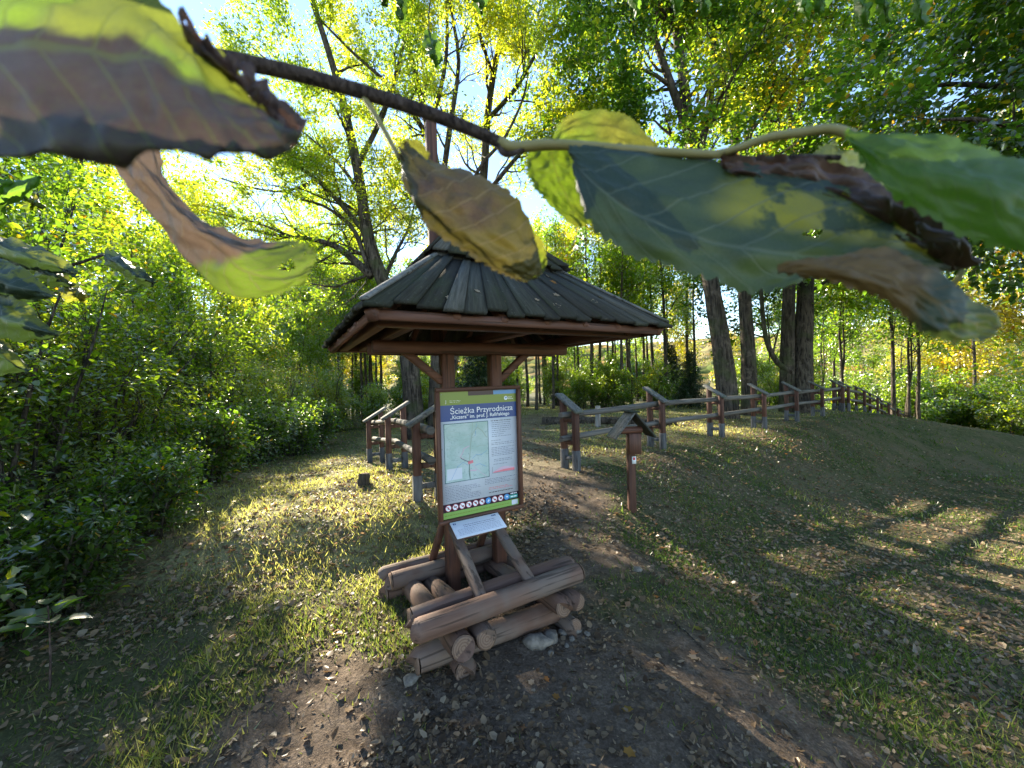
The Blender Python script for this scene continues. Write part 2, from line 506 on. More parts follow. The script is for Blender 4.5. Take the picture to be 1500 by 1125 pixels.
# wooded hills far behind
rngn = np.random.default_rng(5)
def hill(name, r0, r1, hmax, a0, a1, seed):
    na, nr = 260, 26
    A = np.radians(np.linspace(a0, a1, na)); T = np.linspace(0, 1, nr)
    AA, TT = np.meshgrid(A, T)
    prof = .55 + .45 * vnoise(AA * 3.1 + 9, AA * 0 + .5, seed) + .12 * vnoise(AA * 14, AA * 0, seed + 1)
    edge = sstep((AA - A[0]) / .25) * sstep((A[-1] - AA) / .25)
    rr = r0 + (r1 - r0) * TT
    zz = -9 + hmax * prof * edge * np.sin(np.clip(TT * 1.15, 0, 1) * math.pi / 2)
    zz = zz + 2.5 * (vnoise(AA * rr / 5, rr / 5, seed + 2) - .3) * (TT > .02)
    V = np.stack([rr * np.sin(AA), rr * np.cos(AA), zz], -1).reshape(-1, 3)
    i = np.arange(na * nr).reshape(nr, na)
    F = np.stack([i[:-1, :-1], i[:-1, 1:], i[1:, 1:], i[1:, :-1]], -1).reshape(-1, 4)
    o = link(name, mesh_np(name, V, [F], M['hill'], True)); o['kind'] = 'structure'
hill('hill', 170, 330, 46, -85, 20, 3)
hill('hill', 200, 400, 52, -5, 95, 8)

# ================================================================== SHELTER
AZ = R(60)
er = Vector((math.sin(AZ), math.cos(AZ), 0)); eb = Vector((-er.y, er.x, 0))
O = Vector((-.299, 2.994, 0))
RZ = math.atan2(er.y, er.x)              # local x = along the board, local y = away
rs = random.Random(3)
shelter = tag(empty('information_shelter', O, RZ),
              'small open shelter with dark plank pyramid roof on red posts and log crib base', 'shelter')

def log(mb_name, a, b, r, mat, parent, wob=.03, n=14, endcol=True):
    """a debarked log with chamfered ends; its sawn ends are sub-parts"""
    mb = MB(); a = Vector(a); b = Vector(b); d = (b - a).normalized(); L = (b - a).length
    side = d.cross(Vector((0, 0, 1))).normalized(); up = side.cross(d)
    pts = []; rad = []
    k = 9
    ph = rs.uniform(0, 6)
    for q in range(k):
        t = q / (k - 1)
        off = side * math.sin(t * 4 + ph) * .006 + up * math.sin(t * 3 + ph * 2) * .005
        pts.append(a + (b - a) * t + off); rad.append(r * (1 + rs.uniform(-wob, wob)))
    pts = [a - d * .004] + pts + [b + d * .004]
    rad = [r * .94] + rad + [r * .94]
    mb.tube(pts, rad, n, True, .012, rs)
    o = mb.build(mb_name, mat, parent, True)
    for c, dd in ((pts[0], -d), (pts[-1], d)):
        s1 = dd.cross(Vector((0, 0, 1))).normalized(); s2 = s1.cross(dd)
        V = []; F3 = []; F4 = []; rad_a = []
        for q, fr_ in enumerate((.0, .3, .65, .95, 1.0)):
            m_ = 1 if q == 0 else n
            for k_ in range(m_):
                an = 2 * math.pi * k_ / n
                V.append(c + dd * (.009 if fr_ < 1 else .001) + (s1 * math.cos(an) + s2 * math.sin(an)) * r * .925 * fr_ * rs.uniform(.98, 1.02)); rad_a.append(fr_)
        for k_ in range(n):
            j_ = (k_ + 1) % n
            F3.append((0, 1 + k_, 1 + j_))
            for q in range(3):
                F4.append((1 + q * n + k_, 1 + (q + 1) * n + k_, 1 + (q + 1) * n + j_, 1 + q * n + j_))
        link('sawn_end', mesh_np('sawn_end', V, [np.array(F3), np.array(F4)], M['log_ring'], False, {'rr': np.array(rad_a)}), o)
    return o

zb = 0.0
# longitudinal logs: front pair on top, front low, rear pair, rear low (local coordinates)
log('crib_log', (-.70, -.78, .325), (.34, -.80, .345), .062, M['log'], shelter)
log('crib_log', (-.705, -.655, .325), (.355, -.665, .34), .053, M['log'], shelter)
log('crib_log', (-.69, -.70, .105), (.26, -.72, .115), .066, M['log'], shelter)
log('crib_log', (-.64, .12, .165), (.33, .12, .17), .062, M['log'], shelter)
log('crib_log', (-.67, .25, .165), (.33, .25, .17), .055, M['log'], shelter)
log('crib_log', (-.66, .20, .045), (.33, .20, .05), .062, M['log'], shelter)
# cross logs (pairs) and the lowest cross logs
for r_, rad in ((-.50, .068), (-.365, .062), (.155, .06), (.262, .056)):
    log('cross_log', (r_, -.875, .215), (r_ + .01, .42, .03), rad, M['log_b'], shelter)
log('cross_log', (-.47, -.82, .045), (-.47, -.10, .0), .062, M['log_b'], shelter)
log('cross_log', (.245, -.86, .055), (.245, -.10, .0), .056, M['log_b'], shelter)

# posts, struts
def timber(name, a, b, w, h, mat, parent, up=(0, 0, 1), bev=.007):
    mb = MB(); mb.bar(a, b, w, h, up, bev)
    return mb.build(name, mat, parent)
for r_ in (-.215, .185):
    timber('post', (r_, 0, -.12), (r_, 0, 1.87), .092, .092, M['red_v'], shelter, (0, 1, 0))
for a, b in (((-.33, -.755, .355), (-.255, -.135, .555)), ((-.005, -.765, .365), (.06, -.14, .555))):
    timber('front_strut', a, b, .066, .05, M['log_b'], shelter)
for a, b in (((-.31, .20, .20), (-.235, .055, .60)), ((.10, .20, .20), (.165, .055, .60))):
    timber('rear_strut', a, b, .05, .05, M['red_v'], shelter, (0, 1, 0))
# knee braces under the roof
for s, r_ in ((-1, -.215), (1, .185)):
    timber('knee_brace', (r_ + s * .04, 0, 1.60), (r_ + s * .32, 0, 1.83), .055, .05, M['red_h'], shelter, (0, 1, 0))
# the mast that carries on through the roof
mb = MB(); mb.bar((-.265, .06, 1.80), (-.265, .06, 3.56), .075, .075, (0, 1, 0), .008)
mb.build('mast', M['fence_red'], shelter)
# beams
RX = .037
timber('tie_beam', (RX - .80, -.085, 1.845), (RX + .80, -.085, 1.845), .07, .085, M['red_h'], shelter)
timber('tie_beam', (RX - .80, .085, 1.845), (RX + .80, .085, 1.845), .07, .085, M['red_h'], shelter)
for r_ in (-.72, 0.02, .76):
    timber('cross_beam', (RX + r_, -.84, 1.92), (RX + r_, .84, 1.92), .07, .07, M['red_b'], shelter)
for b_ in (-.80, .80):
    timber('eave_beam', (RX - .90, b_, 1.915), (RX + .90, b_, 1.915), .07, .075, M['red_h'], shelter)
for r_ in (-.80, .80):
    timber('eave_beam', (RX + r_ * 1.09, -.83, 1.917), (RX + r_ * 1.09, .83, 1.917), .06, .07, M['red_b'], shelter)

# roof planks, each its own piece, fanning from the eave to the upper tier
roof = empty('roof'); roof.parent = shelter
ROT = [Matrix.Rotation(k * math.pi / 2, 4, 'Z') for k in range(4)]

def tier(parent_name, he, ze, ht, zt, nplank, thick, mat, seed, centre):
    rr = random.Random(seed)
    holder = roof
    for side in range(4):
        Mr = Matrix.Translation((centre[0], centre[1], 0)) @ ROT[side]
        ws = [rr.uniform(.8, 1.25) for _ in range(nplank)]
        tot = sum(ws); cur = -1.0
        for k, w in enumerate(ws):
            a = cur; b = cur + 2 * w / tot; cur = b
            gap = .018 / nplank
            a2, b2 = a + gap, b - gap
            lift = (.010 if k % 2 else .0) + rr.uniform(0, .006)
            ext = rr.uniform(-.012, .022)
            lift_t = lift + rr.uniform(-.003, .004)
            he2 = he + ext
            ze2 = ze - ext * (zt - ze) / (he - ht)
            nrm = Vector((0, -(zt - ze), (he - ht))).normalized()
            P = []
            for off in (0, thick):
                q = [Vector((a2 * he2, -he2, ze2)), Vector((b2 * he2, -he2, ze2)), Vector((b2 * ht, -ht, zt)), Vector((a2 * ht, -ht, zt))]
                P += [Mr @ (p + nrm * (off + (lift if j < 2 else lift_t))) for j, p in enumerate(q)]
            # origin on the plank so that the grain follows it
            c = sum(P, Vector()) / 8
            d = ((P[2] + P[3]) / 2 - (P[0] + P[1]) / 2).normalized()
            s = (P[1] - P[0]).normalized(); u = d.cross(s).normalized(); s = u.cross(d)
            Ml = Matrix((d, s, u)).transposed()
            mb = MB(); mb.hexa([Ml.transposed() @ (p - c) for p in P])
            o = mb.build('roof_plank', mat, holder)
            o.matrix_local = Matrix.Translation(c) @ Ml.to_4x4()
EZ, EH = 1.935, .99
tier('lower', EH, EZ, .44, 2.385, 17, .022, M['shingle'], 7, (RX, 0))
tier('upper', .52, 2.385, .03, 2.90, 10, .02, M['shingle'], 17, (RX, 0))
# hip battens, rafters below, inner eave boards
for k in range(4):
    Mr = Matrix.Translation((RX, 0, 0)) @ ROT[k]
    a, b = Mr @ Vector((-EH - .005, -EH - .005, EZ + .03)), Mr @ Vector((-.46, -.46, 2.40))
    timber('hip_batten', a, b, .045, .02, M['fence_cap'], roof)
    a, b = Mr @ Vector((-EH + .03, -EH + .03, EZ - .035)), Mr @ Vector((-.05, -.05, 2.72))
    timber('hip_rafter', a, b, .055, .06, M['red_h'], roof)
    for q in (-.55, -.28, 0.0, .28, .55):
        a, b = Mr @ Vector((q, -EH + .03, EZ - .03)), Mr @ Vector((q * .9, -max(.5, abs(q)) + .02, EZ - .03 + (EH - .05 - max(.5, abs(q))) * .80))
        timber('rafter', a, b, .045, .05, M['red_b'] if k % 2 == 0 else M['red_h'], roof)
    a, b = Mr @ Vector((-EH + .045, -EH + .04, EZ - .025)), Mr @ Vector((EH - .045, -EH + .04, EZ - .025))
    timber('fascia', a, b, .022, .05, M['red_h'] if k % 2 == 0 else M['red_b'], roof)
    # short lip under the upper tier
    a, b = Mr @ Vector((-.49, -.495, 2.375)), Mr @ Vector((.49, -.495, 2.375))
    timber('fascia', a, b, .02, .04, M['shingle'], roof)
mb = MB(); mb.box((RX, 0, 2.90), (.09, .09, .05), None, .01)
mb.build('ridge_cap', M['shingle'], roof)

# ------------------------------------------------------------------ information board
BC = O + er * 0.0 + eb * (-.11) + Vector((0, 0, 1.067))
board = tag(empty('information_board', BC, RZ), 'large upright trail information board with map, blue title band and red frame', 'sign')
BWd, BHt = .70, .98
fr = .030
def part(name, c, s, mat, parent, bev=.004):
    mb = MB(); mb.box(c, s, None, bev)
    return mb.build(name, mat, parent)
part('backing_panel', (0, .022, 0), (BWd - .01, .018, BHt - .01), M['red_h'], board)
part('frame', (0, .004, BHt / 2 - fr / 2), (BWd, .045, fr), M['red_h'], board)
part('frame', (0, .004, -BHt / 2 + fr / 2), (BWd, .045, fr), M['red_h'], board)
for s in (-1, 1):
    part('frame', (s * (BWd / 2 - fr / 2), .004, 0), (fr, .0447, BHt - 2 * fr), M['red_v'], board)
PW, PH = BWd - 2 * fr, BHt - 2 * fr
def flat(name, u0, v0, u1, v1, mat, parent, lev=1):
    """printed rectangle; u to the right, v downwards, 0..1 on the poster"""
    x0, x1 = -PW / 2 + u0 * PW, -PW / 2 + u1 * PW
    z0, z1 = PH / 2 - v1 * PH, PH / 2 - v0 * PH
    y = .012 - lev * .0006
    mb = MB(); mb.add([(x0, y, z0), (x1, y, z0), (x1, y, z1), (x0, y, z1)], [(0, 1, 2, 3)])
    return mb.build(name, mat, parent)
poster = part('poster', (0, .0127, 0), (PW + .004, .002, PH + .004), M['poster_white'], board, 0)
flat('green_band', 0, 0, 1, .107, M['p_green'], poster, 1)
flat('dark_tab', .355, 0, .685, .038, M['p_dark'], poster, 2)
flat('light_blue_tab', .685, 0, 1, .036, M['p_sky'], poster, 2)
flat('title_band', 0, .107, 1, .235, M['p_blue'], poster, 1)
flat('icon_band', 0, .885, 1, .95, M['p_dark'], poster, 1)
flat('green_band', 0, .95, 1, 1, M['p_green2'], poster, 1)
flat('logo_patch', .90, .955, .985, .995, M['poster_white'], poster, 2)
flat('map_border', .045, .253, .605, .722, M['p_teal'], poster, 1)
themap = flat('map', .053, .258, .597, .717, M['p_map'], poster, 2)
flat('map_legend', .07, .61, .255, .70, M['poster_white'], poster, 3)

def pline(name, pts, w, mat, lev=3, parent=None):
    mb = MB(); y = .012 - lev * .0006
    P = [Vector((-PW / 2 + u * PW, y, PH / 2 - v * PH)) for u, v in pts]
    for a, b in zip(P[:-1], P[1:]):
        d = (b - a).normalized(); s = Vector((-d.z, 0, d.x)) * w / 2
        mb.add([a - s - d * w * .3, b - s + d * w * .3, b + s + d * w * .3, a + s - d * w * .3], [(0, 1, 2, 3)])
    return mb.build(name, mat, parent or poster)
pline('map_road', [(.355, .715), (.35, .64), (.345, .57), (.36, .50), (.37, .43), (.385, .37), (.42, .325), (.46, .30), (.52, .33), (.58, .39)], .006, M['p_road'])
pline('map_road', [(.40, .258), (.395, .31), (.385, .37)], .004, M['p_road'])
pline('map_route', [(.35, .575), (.29, .555), (.235, .525), (.27, .49), (.28, .465), (.35, .445)], .006, M['p_pale'], 4)
pline('map_route', [(.35, .575), (.30, .56), (.25, .54), (.24, .53)], .0045, M['p_teal'], 5)
pline('map_road', [(.385, .60), (.44, .64), (.50, .68), (.57, .715)], .003, M['p_pale'], 4)
pline('map_road', [(.35, .575), (.34, .65), (.35, .71)], .004, M['p_teal'], 4)
pline('map_village', [(.34, .58), (.385, .575)], .022, M['p_pink'], 5)
pline('map_village', [(.36, .645), (.43, .65)], .010, M['p_pale'], 4)
pline('map_road', [(.44, .46), (.50, .45), (.56, .455)], .003, M['p_road'])

rr_ = random.Random(4)
for k in range(9):
    u0, v0 = .07 + rr_.random() * .05, .28 + k * .036
    P_ = [(u0, v0)]
    while P_[-1][0] < .33 + rr_.random() * .2 and P_[-1][0] < .57:
        P_.append((P_[-1][0] + .03, P_[-1][1] + rr_.uniform(-.014, .014)))
    pline('map_contour', P_, .0013, M['p_road'], 3)
for P_ in [[(.12, .70), (.2, .60), (.27, .57), (.33, .60)], [(.58, .50), (.50, .53), (.44, .52), (.39, .55)], [(.56, .63), (.48, .60), (.42, .61)], [(.45, .27), (.44, .32), (.43, .37)]]:
    pline('map_stream', P_, .0022, M['p_ltblue'], 3)

def textrows(name, u0, u1, v0, dv, rows, mat, seed, h=.0042, ragged=.35, word=.03, dense=.88):
    """lines of print too small to read"""
    rr = random.Random(seed); mb = MB(); y = .012 - .0012
    for k in range(rows):
        v = v0 + k * dv
        end = u1 - (rr.uniform(0, ragged) if rr.random() < .55 else 0) * (u1 - u0)
        u = u0
        while u < end:
            w = min(rr.uniform(.4, 1.5) * word, end - u)
            x0, x1 = -PW / 2 + u * PW, -PW / 2 + (u + w * dense) * PW
            z = PH / 2 - v * PH
            hh = h * rr.uniform(.7, 1.0) / 2
            mb.add([(x0, y, z - hh), (x1, y, z - hh), (x1, y, z + hh), (x0, y, z + hh)], [(0, 1, 2, 3)])
            u += w + .004
    return mb.build(name, mat, poster)
textrows('heading_text', .64, .95, .258, .016, 1, M['p_black'], 1, .005, .1)
textrows('list_text', .65, .92, .275, .0165, 8, M['p_text'], 2, .0042, .55)
textrows('body_text', .64, .80, .425, .015, 1, M['p_text'], 3)
textrows('body_text', .64, .96, .445, .0135, 2, M['p_text'], 4)
textrows('body_text', .64, .96, .485, .0135, 6, M['p_text'], 5)
textrows('body_text', .67, .92, .585, .0135, 2, M['p_text'], 6)
textrows('body_text', .66, .86, .625, .0135, 1, M['p_text'], 7)
textrows('body_text', .045, .30, .748, .013, 1, M['p_text'], 8)
textrows('body_text', .045, .49, .762, .0125, 9, M['p_text'], 9)
textrows('body_text', .54, .98, .742, .0125, 4, M['p_text'], 10)
textrows('red_text', .59, .92, .815, .013, 2, M['p_pink'], 11)
textrows('black_text', .59, .94, .855, .013, 1, M['p_black'], 12, .006, .05)
textrows('legend_text', .10, .235, .622, .012, 6, M['p_text'], 13, .003)
textrows('green_band_text', .03, .87, .975, .01, 1, M['p_green'], 14, .008, 0)
textrows('white_text', .885, .975, .897, .01, 1, M['p_white'], 15, .009, 0, .04, .93)
flat('teal_logo', .868, .908, .985, .938, M['p_logo'], poster, 2)
textrows('logo_text', .885, .97, .9235, .01, 1, M['p_white'], 16, .010, 0, .05, .95).location.y = -.001
# elevation profile
mb = MB(); y = .012 - .0012
top = [(.66, .685), (.70, .672), (.74, .66), (.79, .652), (.84, .655), (.89, .662), (.95, .668)]
for (u0, v0), (u1, v1) in zip(top[:-1], top[1:]):
    P = [(-PW / 2 + u * PW, y, PH / 2 - v * PH) for u, v in ((u0, .695), (u1, .695), (u1, v1), (u0, v0))]
    mb.add(P, [(0, 1, 2, 3)])
mb.build('elevation_profile', M['p_pale'], poster)
mb = MB(); y = .012 - .0018
mb.add([(-PW / 2 + u * PW, y, PH / 2 - v * PH) for u, v in ((.655, .6945), (.95, .6945), (.95, .674), (.80, .676), (.655, .688))], [(0, 1, 2, 3, 4)])
mb.build('profile_band', M['p_pink'], poster)
pline('profile_axis', [(.645, .645), (.645, .698), (.955, .698)], .0025, M['p_text'])
# prohibition roundels
def disc(name, u, v, r, mat, parent, lev, n=24, r_in=0.0):
    mb = MB(); y = .012 - lev * .0006
    cx, cz = -PW / 2 + u * PW, PH / 2 - v * PH
    V = [(cx + math.cos(2 * math.pi * k / n) * r, y, cz + math.sin(2 * math.pi * k / n) * r) for k in range(n)]
    mb.add(V, [tuple(range(n))])
    return mb.build(name, mat, parent)
ic = [0, 0, 0, 0, 0, 0, 1, 0, 0, 1]
for k in range(10):
    u, v = .075 + k * .084, .9175
    blue = ic[k]
    ring = disc('roundel', u, v, .0235, M['p_ltblue' if blue else 'p_red'], poster, 2)
    disc('roundel_field', u, v, .0205 if not blue else .0185, M['p_white'] if not blue else M['p_ltblue'], ring, 3)
    rr = random.Random(50 + k)
    mb = MB(); y = .012 - 4 * .0006
    cx, cz = -PW / 2 + u * PW, PH / 2 - v * PH
    for q in range(3):
        ox, oz, w, h = rr.uniform(-.005, .005), rr.uniform(-.005, .005), rr.uniform(.006, .018), rr.uniform(.005, .011)
        yy = y - q * .0003
        mb.add([(cx + ox - w / 2, yy, cz + oz - h / 2), (cx + ox + w / 2, yy, cz + oz - h / 3), (cx + ox + w / 2.4, yy, cz + oz + h / 2), (cx + ox - w / 2.6, yy, cz + oz + h / 2.3)], [(0, 1, 2, 3)])
    mb.build('pictogram', M['p_white' if blue else 'p_black'], ring)
    if not blue:
        pline('bar', [(u - .021, v - .0145), (u + .021, v + .0145)], .0042, M['p_red'], 6, ring)
# lettering
def lettering(name, body, u, v, size, mat, parent, bold=False):
    cu = bpy.data.curves.new(name, 'FONT')
    cu.body = body; cu.size = size; cu.align_x = 'LEFT'
    cu.resolution_u = 3
    if bold: cu.offset = size * .012
    o = bpy.data.objects.new(name, cu)
    dg = bpy.context.evaluated_depsgraph_get()
    C.objects.link(o)
    dg.update()
    me = bpy.data.meshes.new_from_object(o.evaluated_get(bpy.context.evaluated_depsgraph_get()))
    bpy.data.objects.remove(o)
    co = np.zeros(len(me.vertices) * 3, np.float32); me.vertices.foreach_get('co', co); co = co.reshape(-1, 3)
    new = np.zeros_like(co)
    new[:, 0] = co[:, 0] - PW / 2 + u * PW; new[:, 1] = .012 - .0019; new[:, 2] = co[:, 1] + PH / 2 - v * PH
    me.vertices.foreach_set('co', new.ravel()); me.update()
    me.materials.clear(); me.materials.append(mat)
    return link(name, me, parent), (co[:, 0].max() - co[:, 0].min())
lettering('title_lettering', 'Ścieżka Przyrodnicza', .125, .178, .0605, M['p_white'], poster)
lettering('subtitle_lettering', '„Kiczera” im. prof. J. Rafińskiego', .125, .218, .0375, M['p_white'], poster, True)
# small emblems in the green band
lettering('emblem_lettering', 'J', .075, .088, .03, M['p_white'], poster)
textrows('emblem_text', .125, .26, .073, .011, 2, M['p_white'], 20, .0022, .2)
disc('emblem', .855, .072, .016, M['p_white'], poster, 2)
disc('emblem', .858, .070, .008, M['p_sky'], poster, 3)
textrows('emblem_text', .885, .955, .066, .014, 2, M['p_white'], 21, .005, .3)
for u, v in ((.02, .45), (.98, .45), (.52, .962), (.03, .02), (.97, .99)):
    disc('screw', u, v, .0035, M['metal'], board, 4, 10)

# ------------------------------------------------------------------ small tilted placard on the struts
pc = Vector((-.095, -.225, .56))
tilt = math.atan2(.2, .62) + R(6)
plac = tag(empty('tilted_placard', O + er * pc.x + eb * pc.y + Vector((0, 0, pc.z))), 'small white text placard tilted on two struts below the big board', 'sign')
plac.rotation_euler = (tilt, 0, RZ)
part('plate', (0, 0, .004), (.385, .155, .008), M['poster_white'], plac, .001)
part('backing_board', (0, .004, -.007), (.39, .165, .013), M['fence_red'], plac, .002)
def prow(name, rows, x0, x1, y0, dy, h, mat, seed):
    rr = random.Random(seed); mb = MB()
    for k in range(rows):
        x = x0; yv = y0 - k * dy
        while x < x1:
            w = min(rr.uniform(.006, .022), x1 - x)
            mb.add([(x, yv - h / 2, .0088), (x + w * .88, yv - h / 2, .0088), (x + w * .88, yv + h / 2, .0088), (x, yv + h / 2, .0088)], [(0, 1, 2, 3)])
            x += w + .003
    return mb.build(name, mat, plac)
prow('heading_text', 2, -.11, .14, .028, .017, .0055, M['p_text'], 1)
prow('body_text', 5, -.165, .165, -.006, .0125, .0032, M['p_text'], 2)
prow('emblem', 1, -.175, -.155, .055, .01, .016, M['p_blue'], 3)
prow('emblem', 1, .13, .165, .058, .01, .012, M['p_blue'], 4)

# ================================================================== FENCES
def post_pair(fence, p, inward, along, zg, h_in, h_out, gap=.25, red=True):
    """two posts side by side, cross pieces between them, grey footings, a sloping cap board"""
    p = Vector(p); inward = Vector(inward).normalized(); along = Vector(along).normalized()
    a = p - inward * gap / 2; b = p + inward * gap / 2       # outer (low) and inner (tall)
    w = .085
    mats = M['fence_red']
    for q, h in ((a, h_out), (b, h_in)):
        mb = MB(); mb.bar((q.x, q.y, zg + .22), (q.x, q.y, zg + h), w, w, along, .006)
        mb.build('post', mats, fence)
        mb = MB(); mb.bar((q.x, q.y, zg - .15), (q.x, q.y, zg + .30), w + .012, w + .012, along, .008)
        mb.build('footing', M['foot'], fence)
    for zc, m in ((zg + .17, M['foot']), (zg + .40, M['fence_red']), (zg + .735, M['fence_red'])):
        mb = MB(); mb.bar((a.x, a.y, zc), (b.x, b.y, zc), .05, .06, (0, 0, 1), .005)
        mb.build('cross_piece', m, fence)
    sl = (h_in - h_out)
    d = (b - a).normalized()
    e0 = a - d * .10 + Vector((0, 0, zg + h_out - sl * .10 / gap + .012))
    e1 = b + d * .10 + Vector((0, 0, zg + h_in + sl * .10 / gap + .012))
    mb = MB(); mb.bar(e0, e1, .16, .045, (0, 0, 1), .008)
    mb.build('cap_board', M['fence_cap'], fence)

def rail(fence, a, b, r):
    mb = MB(); a = Vector(a); b = Vector(b); k = 6
    ph = rs.uniform(0, 6)
    pts = [a + (b - a) * (q / (k - 1)) + Vector((0, 0, math.sin(ph + q) * .006)) for q in range(k)]
    mb.tube(pts, [r * rs.uniform(.93, 1.07) for _ in pts], 10, True, .02, rs)
    return mb.build('rail', M['fence_grey'], fence, True)

def fence_line(name, pts, inward_sign, label, h_in=1.05, h_out=.90, over=.18, group=None):
    P = [Vector((x, y, 0)) for x, y in pts]
    f = tag(empty(name, (0, 0, 0)), label, 'fence', group)
    zs = [gz(p.x, p.y) for p in P]
    for k, p in enumerate(P):
        d = (P[min(k + 1, len(P) - 1)] - P[max(k - 1, 0)]).normalized()
        inn = Vector((-d.y, d.x, 0)) * inward_sign
        post_pair(f, p, inn, d, zs[k], h_in, h_out)
    for k in range(len(P) - 1):
        d = (P[k + 1] - P[k]).normalized()
        o0 = over if k == 0 else .06; o1 = over if k == len(P) - 2 else .06
        for zh, r in ((.815, .048), (.475, .045)):
            a = P[k] - d * o0 + Vector((0, 0, zs[k] + zh)); b = P[k + 1] + d * o1 + Vector((0, 0, zs[k + 1] + zh))
            rail(f, a, b, r)
    return f

L_pts = [(-.98, 4.36), (-1.93, 6.32), (-2.86, 7.95)]
fence_line('timber_fence', L_pts, -1, 'short run of timber fence behind the big board, on the shaded bush side')
dR = Vector((.8, .6, 0))
R_pts = [(.84 + 1.78 * k, 5.72 + 1.31 * k) for k in range(7)]
fence_line('timber_fence', R_pts, 1, 'long timber fence of paired posts running past the big old tree trunks')
last = R_pts[-1]
F_pts = [(last[0] + .5 + 1.95 * k, last[1] + .35 + 1.50 * k) for k in range(13)]
fence_line('timber_fence', F_pts, 1, 'dark timber fence stepping downhill beyond the crest of the slope')

# ------------------------------------------------------------------ box on a post
bx, by = 1.37, 4.50
bz = gz(bx, by)
box = tag(empty('post_box', (bx, by, bz), R(8)), 'red-brown box on a post under a little pitched plank roof', 'post box')
mb = MB(); mb.bar((0, 0, -.15), (0, 0, .92), .085, .07, (0, 1, 0), .006); mb.build('post', M['fence_red'], box)
mb = MB(); mb.box((.02, -.055, .80), (.15, .07, .24), None, .006); mb.build('box', M['red_v'], box)
mb = MB(); mb.tube([(-.125, -.02, .955), (.125, -.02, .955)], .042, 12, True, .01, rs); mb.build('cross_bar', M['red_h'], box, True)
for s, L, dz in ((-1, .37, 0), (1, .36, .0)):
    a = Vector((0.0, 0, 1.155)); b = Vector((s * .225, 0, 1.155 - .27))
    mb = MB(); d = (b - a).normalized()
    mid = (a + b) / 2; u = Vector((0, 1, 0)); nrm = d.cross(u)
    Ml = Matrix((d, u, nrm)).transposed()
    mb.box(mid + Vector((s * .012, -.02, 0)), ((b - a).length + .03, .25, .022), Ml, .004)
    mb.build('roof_board', M['fence_cap'] if s < 0 else M['shingle'], box)
mb = MB(); mb.box((0, -.02, 1.175), (.11, .26, .016), None, .004); mb.build('ridge_strip', M['shingle'], box)
mb = MB(); mb.box((.02, -.0385, .605), (.05, .005, .085), None, 0); st = mb.build('trail_sticker', M['p_white'], box)
mb = MB(); mb.box((.02, -.0425, .623), (.026, .003, .03), None, 0); mb.build('red_mark', M['p_red'], st)

# stump and the pale old stump beyond the right fence
def stump(name, x, y, r, h, mat, label, seed, sink=.08):
    rr = random.Random(seed); z = gz(x, y)
    mb = MB()
    mb.tube([(0, 0, -sink), (0, 0, h * .25), (0.01, 0, h * .7), (.015, .01, h)], [r * 1.18, r * 1.04, r * .98, r * .95], 14, True, .07, rr)
    root = tag(empty(name, (x, y, z)), label, 'stump')
    mb.build('wood', mat, root, True)
    mb = MB(); mb.tube([(.015, .01, h - .003), (.015, .01, h + .004)], [r * .86, r * .84], 14, True, .03, rr)
    mb.build('cut_top', M['log_end'] if mat is M['stump'] else M['pale'], root)
stump('tree_stump', -1.98, 5.02, .075, .13, M['stump'], 'small dark sawn stump in the grass by the short fence', 1)
stump('tree_stump', 2.25, 10.2, .07, .55, M['pale'], 'pale bleached stump standing behind the long fence', 2)
fl = tag(empty('fallen_log', (0, 0, 0)), 'grey fallen trunk lying across the clearing behind the fence', 'log')
mb = MB(); pts = [(.9 + .5 * k, 11.6 - .18 * k, gz(.9 + .5 * k, 11.6 - .18 * k) + .09) for k in range(8)]
mb.tube(pts, [.12, .13, .12, .12, .11, .11, .10, .09], 10, True, .06, rs); mb.build('trunk', M['bark_thin'], fl, True)

# stones
def stone(x, y, s, seed, label, group=None, z=None):
    rr = np.random.default_rng(seed)
    nu, nv = 9, 6
    V = []
    for a in range(1, nv):
        th = math.pi * a / nv
        for b in range(nu):
            ph = 2 * math.pi * b / nu
            k = 1 + rr.uniform(-.22, .22)
            V.append((math.sin(th) * math.cos(ph) * s[0] * k, math.sin(th) * math.sin(ph) * s[1] * k, math.cos(th) * s[2] * k))
    V += [(0, 0, s[2]), (0, 0, -s[2])]
    Q = [(a * nu + b, a * nu + (b + 1) % nu, (a + 1) * nu + (b + 1) % nu, (a + 1) * nu + b) for a in range(nv - 2) for b in range(nu)]
    T = [(len(V) - 2, (b + 1) % nu, b) for b in range(nu)] + [(len(V) - 1, (nv - 2) * nu + b, (nv - 2) * nu + (b + 1) % nu) for b in range(nu)]
    me = mesh_np('stone', V, [np.array(Q), np.array(T)], M['stone'])
    o = link('stone', me, None, (x, y, (gz(x, y) if z is None else z) + s[2] * .35))
    o.rotation_euler = (0, 0, rr.uniform(0, 6))
    return tag(o, label, 'stone', group)
stone(.10, 2.26, (.10, .05, .045), 1, 'long pale flat stone lying against the log crib')
stone(.19, 2.32, (.055, .045, .035), 2, 'rounded pale stone touching the long flat stone at the crib')
gs = 'small stones by the log crib'
for k, (x, y, s) in enumerate([(.27, 2.36, .03), (.32, 2.31, .024), (.18, 2.2, .022), (.36, 2.38, .03), (.28, 2.26, .018), (.42, 2.36, .022)]):
    stone(x, y, (s, s * .8, s * .6), 10 + k, 'small grey stone on the earth in front of the log crib', gs)
stone(-.58, 2.03, (.05, .04, .022), 30, 'flat brown stone half sunk beside the sawn log ends')
stone(1.02, 3.25, (.05, .035, .02), 31, 'flat pale stone in the grass near the post box')

